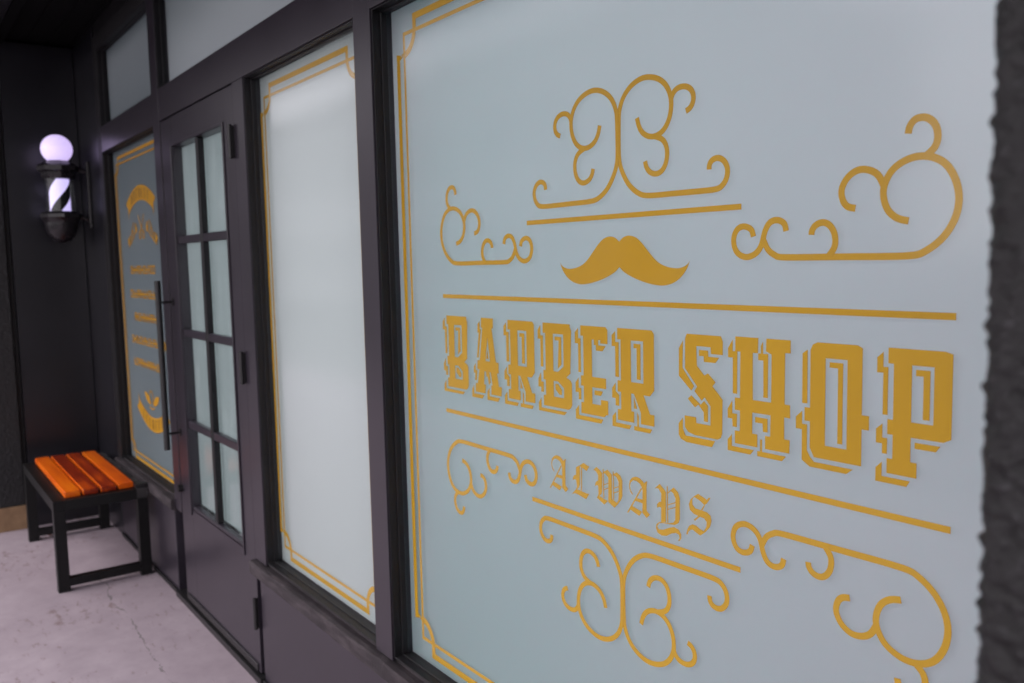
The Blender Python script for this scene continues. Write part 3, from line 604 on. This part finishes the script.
def m_sill():
    m, nt, bs = mat_new('weathered_painted_sill')
    nz = noise_node(nt, 26, 6, .7, stretch=(.25, 1.4, 1.4))
    nb = noise_node(nt, 7, 4, .6, stretch=(.5, 1.5, 1.5))
    r = ramp(nt, nz.outputs['Fac'], [(.28, (.014, .012, .014)), (.5, (.034, .028, .032)), (.70, (.070, .058, .064))])
    chips = ramp(nt, nb.outputs['Fac'], [(.70, (0, 0, 0)), (.74, (1, 1, 1))])
    mx = N(nt, 'ShaderNodeMix', data_type='RGBA'); mx.inputs[7].default_value = (.19, .085, .06, 1)
    nt.links.new(chips.outputs['Color'], mx.inputs[0]); nt.links.new(r.outputs['Color'], mx.inputs[6])
    nt.links.new(mx.outputs[2], bs.inputs['Base Color'])
    bs.inputs['Roughness'].default_value = .7; bs.inputs['Specular IOR Level'].default_value = .3
    bump(nt, bs, nz.outputs['Fac'], .5, .003)
    return m
M['sill'] = m_sill()
sill(-2.952, -2.0275, 1.3).name = 'sill'
sill(-2.0265, -.226, 7.7)
sill(-5.070, -3.956, 4.1)
# kick panels under the windows
def kick(x0, x1, z1):
    p = MB().box(x0, x1, .004, .11, .004, z1, .002).build('kick_panel', M['paint'], sf)
    return p
kick(-5.070, -3.987, SILL-.059)
kick(-2.912, -.226, SILL-.059)
MB().box(-5.070, -3.990, -.006, .0035, .003, .022, .002).box(-2.905, -.226, -.006, .0035, .003, .022, .002).build('base_strip', M['paint_dark_shaded'], sf)

# ------------------------------------------------------------------ windows
def window(name, x0, x1, z0, z1, label, film='film', glass='glass'):
    w = empty(name, (x0, .03, z0), label, 'window')
    # two-step rebate: an outer stop bead and an inner one against the glass
    MB().ring(x0, x1, z0, z1, .007, .0262, .0425).ring(x0+.0003, x1-.0003, z0+.0003, z1-.0003, .003, .0045, .0260, .0008).build('frame', M['paint_dark_shaded'], w)  # reveal shade carried by the darkened paint
    fy = FILM_Y if glass else .0518      # on the side and transom panes the matt film is on the street side of the glass
    pa, pb = (PANE_Y0, PANE_Y1) if glass else (.0575, .0615)
    MB().box(x0+.0006, x1-.0006, pa, pb, z0+.0006, z1-.0006, 0).build('glass_pane', M['glass'], w)
    MB().quad(x0+.001, x1-.001, fy, z0+.001, z1-.001).build('frosted_film', M[film], w)
    return w

def arc(cx, cz, r, a0, a1, n=14):
    return [Vector((cx + r*math.cos(R(a0 + (a1-a0)*i/n)), cz + r*math.sin(R(a0 + (a1-a0)*i/n)))) for i in range(n+1)]

def border(parent, x0, x1, z0, z1, mat='gold'):
    """gold double line: heavy outer line with scalloped corners, fine inner line with square corners"""
    tw, fw, ins, cut, rad = .0150, .0085, .0345, .0870, .0475
    a, b, c, d = x0+tw/2, x1-tw/2, z0+tw/2, z1-tw/2
    k = cut - tw/2
    ix0, ix1, iz0, iz1 = x0+ins, x1-ins, z0+ins, z1-ins
    # heavy line, walked anticlockwise from lower left, with a concave quarter arc at each corner
    P = []
    def corner(px, pz, sx, sz, order):
        q = [Vector((px, pz + sz*k)), Vector((px + sx*(ins-tw/2), pz + sz*k))]
        cx, cz = px + sx*(ins-tw/2-.004), pz + sz*(ins-tw/2-.004)
        ar = []
        for i in range(13):
            t = R(90)*i/12
            ar.append(Vector((cx + sx*(k-ins+tw/2+.004)*math.sin(t), cz + sz*(k-ins+tw/2+.004)*math.cos(t))))
        q += ar + [Vector((px + sx*k, pz))]
        return q if order else q[::-1]
    P += corner(a, c, 1, 1, True)
    P += corner(b, c, -1, 1, False)
    P += corner(b, d, -1, -1, True)
    P += corner(a, d, 1, -1, False)
    def closed_outline(P, w):
        Q = [p for i, p in enumerate(P) if (p - P[i-1]).length > 1e-5]
        n = len(Q); A, B = [], []
        for i in range(n):
            t0 = (Q[i]-Q[i-1]).normalized(); t1 = (Q[(i+1) % n]-Q[i]).normalized()
            n0 = Vector((-t0.y, t0.x)); n1 = Vector((-t1.y, t1.x)); m = (n0+n1)
            m = m.normalized() * (w/2) / max(.5, math.sqrt((1 + n0.dot(n1))/2))
            A.append(Q[i]+m); B.append(Q[i]-m)
        return A, B
    A, B = closed_outline(P, tw)
    vinyl_fill('border_line', [A, B], M[mat], parent, VIN_Y)
    A = [Vector(v) for v in ((ix0, iz0), (ix1, iz0), (ix1, iz1), (ix0, iz1))]
    f = fw
    B = [Vector(v) for v in ((ix0+f, iz0+f), (ix1-f, iz0+f), (ix1-f, iz1-f), (ix0+f, iz1-f))]
    vinyl_fill('fine_border_line', [A, B], M[mat], parent, VIN_Y-.0009)

ZB = SILL+.008
big = window('display_window', -1.936, -.331, ZB, 2.071, 'large frosted shop window with gold BARBER SHOP lettering and scrollwork')
mid = window('display_window', -2.834, -2.028, ZB, 2.071, 'narrow blank frosted window with only a gold border, between door and lettered window')
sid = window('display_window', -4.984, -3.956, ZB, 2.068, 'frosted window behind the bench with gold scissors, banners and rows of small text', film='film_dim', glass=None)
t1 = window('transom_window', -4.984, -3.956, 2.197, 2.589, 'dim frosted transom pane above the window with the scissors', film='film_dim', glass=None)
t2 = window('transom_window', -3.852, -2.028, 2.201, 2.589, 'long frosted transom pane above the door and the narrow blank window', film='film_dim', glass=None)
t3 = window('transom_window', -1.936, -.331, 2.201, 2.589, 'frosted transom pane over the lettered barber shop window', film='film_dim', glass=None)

border(big, -1.8990, -.3585, .489, 2.041)
border(mid, -2.8170, -2.0830, .487, 2.0395)
border(sid, -4.9580, -3.9750, .466, 2.0360, 'gold_shaded')

# -- big window graphics ----------------------------------------------------
CX, CZ = DATA['CX'], DATA['CZ']
def hline(x0, x1, z, w):
    bm_ = MB().box(x0, x1, VIN_Y-.0003, VIN_Y+.0003, z-w/2, z+w/2, 0)
    return bm_.build('rule_line', M['gold'], big)
CZ2 = 1.2616
hw = .5900; sw2 = .2655
for s in (1, -1):
    hline(CX-hw, CX+hw, CZ + s*.1321, .0088)
    hline(CX-sw2, CX+sw2, CZ2 + s*.2785, .0088)
SW = .0092
def flip(pts, sx, sz): return [(CX + sx*a, CZ + b if sz > 0 else 2*CZ2 - CZ - b) for a, b in pts]
paths = {}
for key in ('top', 'corner'):
    base = []
    for i, p in enumerate(DATA['SC'][key]):
        P = [(a, b) for a, b in p]
        if key == 'top' and i == 0:
            P = [(max(a, .0004), b) for a, b in P]
        base.append(relax(smooth_path(P, 7), 6))
    paths[key] = base
for sz in (1, -1):
    vp = []
    for sx in (1, -1):
        for p in paths['top']: vp.append(flip(p, sx, sz))
    ribbons('scroll_ornament', vp, SW, M['gold'], big, VIN_Y)
    for sx in (1, -1):
        ribbons('corner_scroll', [flip(p, sx, sz) for p in paths['corner']], SW, M['gold'], big, VIN_Y)
mo = [Vector(p) for p in DATA['MO']]
mo[0].x = 0; mo[-1].x = 0
tip = max(range(len(mo)), key=lambda i: mo[i].x)
up = smooth_path(mo[:tip+1], 5); lo = smooth_path(mo[tip:], 5)
half = up + lo[1:]
out = half + [Vector((-p.x, p.y)) for p in reversed(half[1:-1])]
vinyl_fill('moustache_emblem', [[(CX + p.x, CZ + p.y) for p in out]], M['gold'], big, VIN_Y)
lett = None
lt = bpy.data.objects.new('lettering', None); COL.objects.link(lt); lt.parent = big; lt.location = (CX - big.location.x, 0, CZ - big.location.z)
lt.empty_display_size = .05
for ch, px in DATA['SEQ']:
    vinyl_fill('letter', [[(x+px, z) for x, z in p] for p in DATA['LET'][ch]], M['gold'], lt, VIN_Y)
l2 = bpy.data.objects.new('small_lettering', None); COL.objects.link(l2); l2.parent = big; l2.location = (CX - big.location.x, 0, CZ - .2 - big.location.z)
l2.empty_display_size = .05
def closed_smooth(p):
    return p
for ch, sh in (('A', (0, 0)), ('L', (0, 0)), ('W', (0, 0)), ('A', DATA['ASHIFT']), ('Y', (0, 0)), ('S', (0, 0))):
    polys = [[(x+sh[0]+CX, z+sh[1]+CZ) for x, z in p] for p in DATA['AL'][ch]]
    bm = None
    meshes = []
    for i, p in enumerate(polys):
        o = vinyl_fill('stroke', [p], M['gold'], l2, VIN_Y - i*.00012)
        meshes.append(o)
    bmj = bmesh.new()
    for o in meshes:
        bmj.from_mesh(o.data); me_ = o.data
        bpy.data.objects.remove(o); bpy.data.meshes.remove(me_)
    me = bpy.data.meshes.new('letter'); bmj.to_mesh(me); bmj.free()
    link('letter', me, M['gold'], l2)

# -- side window graphics ---------------------------------------------------
SX = -4.466
def arcband(cx, cz, r0, r1, a0, a1, n=22):
    return [(cx + r1*math.cos(R(a0+(a1-a0)*i/n)), cz + r1*math.sin(R(a0+(a1-a0)*i/n))) for i in range(n+1)] + \
           [(cx + r0*math.cos(R(a1+(a0-a1)*i/n)), cz + r0*math.sin(R(a1+(a0-a1)*i/n))) for i in range(n+1)]
def banner(sgn, zc, hwid, drop):
    n = 24; th = .072; top = []; bot = []
    for i in range(n+1):
        t = -1 + 2*i/n
        top.append((SX + t*hwid, zc - sgn*drop*t*t))
    for i in range(n+1):
        t = (1 - 2*i/n)*.80
        bot.append((SX + t*hwid, zc - sgn*(th + drop*1.02*t*t)))
    e = zc - sgn*drop
    right = [(SX+hwid*.86, e - sgn*.022), (SX+hwid*.85, e - sgn*.074)]
    left = [(SX-hwid*.85, e - sgn*.074), (SX-hwid*.86, e - sgn*.022)]
    o = top + right + bot + left
    b = vinyl_fill('banner', [o], M['gold_shaded'], sid, VIN_Y)
    # worn, unreadable lettering on the banner: rows of small dark strokes
    mb = MB()
    rr = random.Random(3 if sgn > 0 else 4)
    for k in range(7):
        t = -.66 + k*.22
        x = SX + t*hwid*.85; z = zc - sgn*(.036 + drop*(t*.85)**2)
        mb.box(x-.012, x-.006, VIN_Y-.0012, VIN_Y-.0005, z-.024, z+.024, 0)
        if rr.random() > .3: mb.box(x-.006, x+.008, VIN_Y-.0012, VIN_Y-.0005, z+.018, z+.024, 0)
        if rr.random() > .5: mb.box(x+.008, x+.013, VIN_Y-.0012, VIN_Y-.0005, z-.024, z+.018, 0)
    mb.build('banner_text', M['gold_text'], sid)
banner(1, 1.861, .285, .078)
banner(-1, .664, .312, .092)
# scissors
def seg(p, q, w0, w1):
    p, q = Vector(p), Vector(q); t = (q-p).normalized(); nn = Vector((-t.y, t.x))
    return [tuple(p+nn*w0/2), tuple(q+nn*w1/2), tuple(q-nn*w1/2), tuple(p-nn*w0/2)]
emb = []
for s in (1, -1):
    emb.append(ribbon_outline([Vector((SX+s*.050, 1.722)), Vector((SX+s*.012, 1.672)), Vector((SX-s*.018, 1.645))], .014))
scp = [[Vector((SX+s*.055, 1.722)), Vector((SX+s*.014, 1.672)), Vector((SX-s*.020, 1.642))] for s in (1, -1)]
scp += [relax(arc(SX+s*.034, 1.625, .017, 0, 358, 18), 0) for s in (1, -1)]
ribbons('scissors_emblem', scp, .0085, M['gold_shaded'], sid, VIN_Y)
# two swags of comb / razor / roses each side of the scissors
for s in (1, -1):
    sp = []
    for k, (ox, oz) in enumerate(((.115, 1.648), (.175, 1.618), (.235, 1.592))):
        sp.append(relax(arc(SX+s*ox, oz+.018, .016, -60, 210, 12), 0))
        sp.append([Vector((SX+s*(ox-.025), oz+.002)), Vector((SX+s*(ox+.01), oz-.008)), Vector((SX+s*(ox+.035), oz-.022))])
    sp.append([Vector((SX+s*.15, 1.69)), Vector((SX+s*.19, 1.655)), Vector((SX+s*.215, 1.60))])
    ribbons('flourish', sp, .0065, M['gold_shaded'], sid, VIN_Y)
    for (ox, oz, rr_) in ((.105, 1.655, .017), (.268, 1.600, .018)):
        vinyl_fill('rosette', [[(SX + s*ox + rr_*(1+.25*math.cos(5*a))*math.cos(a), oz + rr_*(1+.25*math.cos(5*a))*math.sin(a)) for a in [i*2*math.pi/30 for i in range(30)]]], M['gold_shaded'], sid, VIN_Y-.0006)
# five rows of small capitals, too small to read in the photograph: slab strokes only
def text_row(xa, xb, za, zb, seed):
    rr = random.Random(seed); mb = MB(); x = xa
    while x < xb - .02:
        w = rr.uniform(.030, .044); st = .0075
        y0, y1 = VIN_Y-.0003, VIN_Y+.0003
        kind = rr.randint(0, 3)
        mb.box(x, x+st, y0, y1, za, zb, 0)
        if kind in (0, 1): mb.box(x+st, x+w-.002, y0, y1, zb-.007, zb, 0)
        if kind in (0, 2): mb.box(x+st, x+w-.002, y0, y1, za, za+.007, 0)
        if kind in (1, 2, 3): mb.box(x+st, x+w-st, y0, y1, (za+zb)/2-.005, (za+zb)/2+.005, 0)
        if kind in (0, 1, 3): mb.box(x+w-st, x+w-.0015, y0, y1, za+(.010 if kind == 0 else 0), zb-.0095, 0)
        x += w + .006
    mb.build('text_row', M['gold_shaded'], sid)
text_row(-4.735, -4.245, 1.437, 1.477, 1)
text_row(-4.768, -4.165, 1.318, 1.358, 2)
text_row(-4.708, -4.225, 1.203, 1.244, 3)
text_row(-4.795, -4.140, 1.087, 1.126, 4)
text_row(-4.778, -4.155, .973, 1.011, 5)
# small leaf emblem above the lower banner
def leaf(cx, cz, ang, l, w):
    pts = []
    for i in range(16):
        t = i/15; pts.append((l*t, w*math.sin(math.pi*t)**.8))
    pts += [(a, -b) for a, b in pts[::-1][1:-1]]
    ca, sa = math.cos(R(ang)), math.sin(R(ang))
    return [(cx + a*ca - b*sa, cz + a*sa + b*ca) for a, b in pts]
vinyl_fill('leaf_emblem', [leaf(SX-.02, .800, 158, .13, .020), leaf(SX+.02, .800, 22, .13, .020)], M['gold_shaded'], sid, VIN_Y)
ribbons('leaf_emblem', [relax(arc(SX-.01, .832, .034, -50, 230, 14), 0), [Vector((SX-.05, .785)), Vector((SX, .777)), Vector((SX+.05, .785))]], .007, M['gold_shaded'], sid, VIN_Y-.0006)

# ------------------------------------------------------------------ door
dr = empty('shop_door', (-3.39, .02, .03), 'purple grey shop door with eight frosted panes and a long black pull handle', 'door')
DX0, DX1, DZ0, DZ1 = -3.846, -2.941, .032, 2.066
GX0, GX1, GZ0, GZ1 = -3.690, -3.062, .455, 1.948
y0, y1 = .002, .042
leafm = MB()
leafm.box(DX0, GX0, y0, y1, DZ0, DZ1, .002, 2).box(GX1, DX1, y0, y1, DZ0, DZ1, .002, 2)
leafm.box(GX0, GX1, y0+.0003, y1, GZ1, DZ1, .0).box(GX0, GX1, y0+.0003, y1, DZ0, GZ0, .0)
leafm.build('leaf', M['paint'], dr)
bd = MB()
bd.box(GX1+.0045, GX1+.0155, -.0035, .0018, GZ0-.022, GZ1+.011, .0015)
bd.box(GX0-.0155, GX0-.0045, -.0035, .0018, GZ0-.022, GZ1+.011, .0015)
bd.box(GX0-.0045, GX1+.0045, -.0035, .0018, GZ1+.0005, GZ1+.011, .0015)
bd.build('glazing_bead', M['paint'], dr)
MB().box(GX0, GX1, .004, .032, GZ0+.0005, GZ0+.016, .004).build('bottom_bead', M['paint'], dr)
mx_ = -3.377
mu = MB().box(mx_-.0145, mx_+.0145, .0045, .030, GZ0+.017, GZ1-.0005, .003)
mu.build('muntin', M['paint_dark_shaded'], dr)  # upright bar darkened to match its shaded side
for z in (1.576, 1.198, .818):
    for a, b in ((GX0+.0005, mx_-.016), (mx_+.016, GX1-.0005)):
        MB().box(a, b, .006, .030, z-.0155, z+.0155, .003).build('muntin', M['paint'], dr)
zz = [GZ0+.0165, .818, 1.198, 1.576, GZ1]
for i in range(4):
    for a, b in ((GX0, mx_), (mx_, GX1)):
        za = zz[i] + (.0005 if i == 0 else .0006); zb = zz[i+1]-.0006
        p = MB().box(a+.0006, b-.0006, .0305, .0345, za, zb, 0).build('pane', M['door_glass'], dr)
        MB().quad(a+.001, b-.001, .0405, za+.001, zb-.001).build('frosted_film', M['door_film'], p)
# pull handle on two stand-offs
h = MB().tube([(-3.806, -.056, .700), (-3.806, -.056, 1.412)], .0125, 20).build('pull_handle', M['black_metal'], dr, True)
for z in (1.322, .768):
    MB().tube([(-3.806, -.045, z), (-3.806, .002, z)], .0055, 10).tube([(-3.806, -.002, z), (-3.806, .0025, z)], .016, 18).build('standoff', M['black_metal'], h, True)
MB().tube([(-3.826, -.018, .523), (-3.826, .003, .523)], .016, 18).build('lock_knob', M['black_metal'], dr, True)
for z in (1.880, 1.120, .252):
    w = .0 if z > .5 else .004
    hg = MB().box(-2.972+w*3, -2.938, -.010+w, .0015, z-.052, z+.052, .002)
    hg.tube([(-2.944, -.012+w, z-.056), (-2.944, -.012+w, z+.056)], .0075, 12)
    hg.build('hinge', M['black_metal'], dr, True)
MB().box(DX0+.02, DX1-.02, -.004, .0015, .034, .060, .002).build('weather_strip', M['black_metal'], dr)

# ------------------------------------------------------------------ barber pole
PX, PY = -5.375, -.150
bp = empty('barber_pole', (PX, PY, 1.87), 'lit wall mounted barber pole with white globe and dark spiral stripes', 'barber pole')
gl = MB()
prof = []
for i in range(25):
    a = R(-70 + 160*i/24)
    prof.append((max(.0008, .079*math.cos(a)), 2.124 + .078*math.sin(a) - .004))
g = gl.lathe(prof, PX, PY, 48).build('globe', M['globe'], bp, True)
MB().lathe([(.060, 1.957), (.078, 1.959), (.086, 1.970), (.088, 1.992), (.104, 2.002), (.106, 2.026), (.096, 2.036), (.078, 2.043), (.060, 2.056)], PX, PY, 8).build('top_collar', M['pole_metal'], bp, True)
MB().lathe([(.0735, 1.780), (.0745, 1.781), (.0745, 1.962), (.0735, 1.963)], PX, PY).build('glass_tube', M['glass'], bp, True)
st = MB().lathe([(.050, 1.778), (.0515, 1.779), (.0515, 1.963), (.050, 1.964)], PX, PY).build('striped_cylinder', M['stripes'], bp, True)
MB().lathe([(.072, 1.784), (.094, 1.780), (.104, 1.768), (.104, 1.750), (.092, 1.738), (.086, 1.722), (.070, 1.718)], PX, PY, 8).build('base_ring', M['pole_metal'], bp, True)
prof = [(.0008, 1.612)]
for i in range(1, 13):
    a = R(90*i/12); prof.append((.083*math.sin(a), 1.724 - .112*math.cos(a)))
MB().lathe(prof, PX, PY).build('bottom_dome', M['pole_metal'], bp, True)
br = MB().box(PX-.035, PX+.035, -.014, .0035, 1.690, 2.060, .006, 2).build('wall_bracket', M['pole_metal'], bp)
for z0 in (2.012, 1.752):
    MB().tube([(PX, PY+.092, z0), (PX, PY+.115, z0), (PX, -.030, z0-.006), (PX, -.012, z0-.010)], .013, 12).build('arm', M['pole_metal'], br, True)

# ------------------------------------------------------------------ bench
bn = empty('bench', (-4.86, -.22, 0), 'low black metal bench with four orange and red varnished wooden slats', 'bench')
X0, X1, Y0, Y1, T = -5.340, -4.350, -.428, -.022, .049
ZT = .425
for y in (Y0, Y1-T):
    r_ = MB().box(X0, X1, y, y+T, ZT-.048, ZT, .002, 2).build('side_rail', M['bench_metal' if y == Y0 else 'dusty_rail'], bn)
for x in (X0, X1-T):
    MB().box(x, x+T, Y0+T+.0005, Y1-T-.0005, ZT-.050, ZT-.002, .002, 2).build('end_rail', M['bench_metal'], bn)
    MB().box(x+.003, x+T-.003, Y0+T+.0005, Y1-T-.0005, .022, .060, .002, 2).build('foot_rail', M['bench_metal'], bn)
    for y in (Y0, Y1-T):
        lg = MB().box(x, x+T, y, y+T, .006, ZT-.0485, .002, 2).build('leg', M['bench_metal'], bn)
        MB().box(x-.001, x+T+.001, y-.001, y+T+.001, .0, .0058, .001).build('foot', M['black_metal'], lg)
MB().box(-4.40, -4.352, Y1-T-.004, Y1+.002, ZT+.0005, ZT+.020, .004, 2).build('corner_cap', M['black_metal'], bn)
wS = .0665; gap = .0105; ys = -.372
for k in range(4):
    a = ys + k*(wS+gap)
    s = MB().box(X0+.035+random.uniform(-.006, .006), X1-.040+random.uniform(-.004, .004), a, a+wS, ZT-.0015+.0005*k, ZT+.0275+random.uniform(-.001, .001), .006, 3).build('slat', M['slat_orange' if k in (0, 3) else 'slat_red'], bn, True)
    s['label'] = ['bright orange slat at the front', 'dark red slat with orange edge', 'darkest red brown slat', 'bright orange slat next to the wall side'][k]
    if k in (1, 2):      # paler worn varnish along the front arris
        s.data.materials.append(M['slat_orange'])
        for f in s.data.polygons:
            if f.normal.y < -.25: f.material_index = 1
for x in (X0+T+.005, X1-T-.047):
    MB().box(x, x+.04, Y0+T+.001, Y1-T-.001, ZT-.030, ZT-.0025, .001).build('cross_bar', M['bench_metal'], bn)

# small curled leaf blown under the bench
bm = bmesh.new()
rows = []
for i in range(9):
    t = i/8; w = .022*math.sin(math.pi*(.08+.86*t))**.8
    rows.append([bm.verts.new((-5.36 + .06*t, -.325 + s*w + .006*math.sin(4*t), .006 + .012*(s*s) + .010*t*t)) for s in (-1, -.5, 0, .5, 1)])
for a, b in zip(rows, rows[1:]):
    for i in range(4): bm.faces.new((a[i], a[i+1], b[i+1], b[i]))
me = bpy.data.meshes.new('fallen_leaf'); bm.to_mesh(me); bm.free()
o = link('fallen_leaf', me, M['debris'], smooth=True)
sm = o.modifiers.new('thick', 'SOLIDIFY'); sm.thickness = .001
tag(o, 'small reddish dry leaf on the floor under the far end of the bench', 'leaf')

# ------------------------------------------------------------------ camera
cam = bpy.data.cameras.new('camera'); co = bpy.data.objects.new('camera', cam); COL.objects.link(co)
yaw, pit, rol = R(54.15), R(5.384), R(-1.268)
fw = Vector((-math.sin(yaw)*math.cos(pit), math.cos(yaw)*math.cos(pit), -math.sin(pit)))
rt = Vector((math.cos(yaw), math.sin(yaw), 0)); upv = rt.cross(fw)
r2 = rt*math.cos(rol) + upv*math.sin(rol); u2 = upv*math.cos(rol) - rt*math.sin(rol)
mw = Matrix((r2, u2, -fw)).transposed().to_4x4()
mw.translation = Vector((0, -1, 1.47))
co.matrix_world = mw
cam.sensor_width = 36; cam.lens = 36*875.5/1024
cam.clip_start = .02; cam.clip_end = 2000
cam.dof.use_dof = True; cam.dof.focus_distance = 1.45; cam.dof.aperture_fstop = 5.0; cam.dof.aperture_blades = 7
scene.camera = co

# ------------------------------------------------------------------ light: overcast day
W = bpy.data.worlds.new('World'); scene.world = W; W.use_nodes = True
nt = W.node_tree
bg = nt.nodes['Background']
SUN_EL, SUN_AZ = R(52), R(200)     # high, from the street side
sky = nt.nodes.new('ShaderNodeTexSky'); sky.sky_type = 'NISHITA'; sky.sun_disc = False
sky.sun_elevation = SUN_EL; sky.sun_rotation = SUN_AZ
sky.air_density = 1.0; sky.dust_density = 2.0; sky.ozone_density = 1.0
hs = nt.nodes.new('ShaderNodeHueSaturation'); hs.inputs['Saturation'].default_value = .35
tint = nt.nodes.new('ShaderNodeMix'); tint.data_type = 'RGBA'; tint.blend_type = 'MULTIPLY'; tint.inputs[0].default_value = 1
tint.inputs[7].default_value = (1.05, .965, 1.0, 1)
cloud = nt.nodes.new('ShaderNodeMix'); cloud.data_type = 'RGBA'; cloud.inputs[0].default_value = .72   # even overcast veil over the clear sky
cloud.inputs[7].default_value = (3.2, 3.2, 3.35, 1)
ctc = nt.nodes.new('ShaderNodeTexCoord'); cmp_ = nt.nodes.new('ShaderNodeMapping'); cmp_.inputs['Scale'].default_value = (1, 1, 2.4)
cnz = nt.nodes.new('ShaderNodeTexNoise'); cnz.inputs['Scale'].default_value = 3.2; cnz.inputs['Detail'].default_value = 5
crp = nt.nodes.new('ShaderNodeValToRGB'); crp.color_ramp.elements[0].position = .36; crp.color_ramp.elements[1].position = .66
crp.color_ramp.elements[0].color = (.40, .41, .45, 1); crp.color_ramp.elements[1].color = (1, 1, 1, 1)
csc = nt.nodes.new('ShaderNodeMix'); csc.data_type = 'RGBA'; csc.blend_type = 'MULTIPLY'; csc.inputs[0].default_value = 1; csc.inputs[7].default_value = (4.7, 4.7, 4.85, 1)
nt.links.new(ctc.outputs['Generated'], cmp_.inputs['Vector']); nt.links.new(cmp_.outputs['Vector'], cnz.inputs['Vector'])
nt.links.new(cnz.outputs['Fac'], crp.inputs['Fac']); nt.links.new(crp.outputs['Color'], csc.inputs[6]); nt.links.new(csc.outputs[2], cloud.inputs[7])
nt.links.new(sky.outputs['Color'], cloud.inputs[6]); nt.links.new(cloud.outputs[2], hs.inputs['Color']); nt.links.new(hs.outputs['Color'], tint.inputs[6])
nt.links.new(tint.outputs[2], bg.inputs['Color'])
bg.inputs['Strength'].default_value = .15
sl = bpy.data.lights.new('sun', 'SUN'); so = bpy.data.objects.new('sun', sl); COL.objects.link(so)
sl.energy = .6; sl.angle = R(60); sl.color = (1, .97, .93)
d = Vector((math.sin(SUN_AZ)*math.cos(SUN_EL), math.cos(SUN_AZ)*math.cos(SUN_EL), math.sin(SUN_EL)))
so.rotation_euler = d.to_track_quat('Z', 'Y').to_euler()
vs = scene.view_settings
vs.view_transform = 'Standard'; vs.look = 'None'; vs.gamma = 1; vs.use_curve_mapping = False
vs.exposure = EXPOSURE
scene.cycles.max_bounces = 8; scene.cycles.transparent_max_bounces = 16
scene.cycles.use_denoising = True
scene.cycles.sample_clamp_indirect = 8
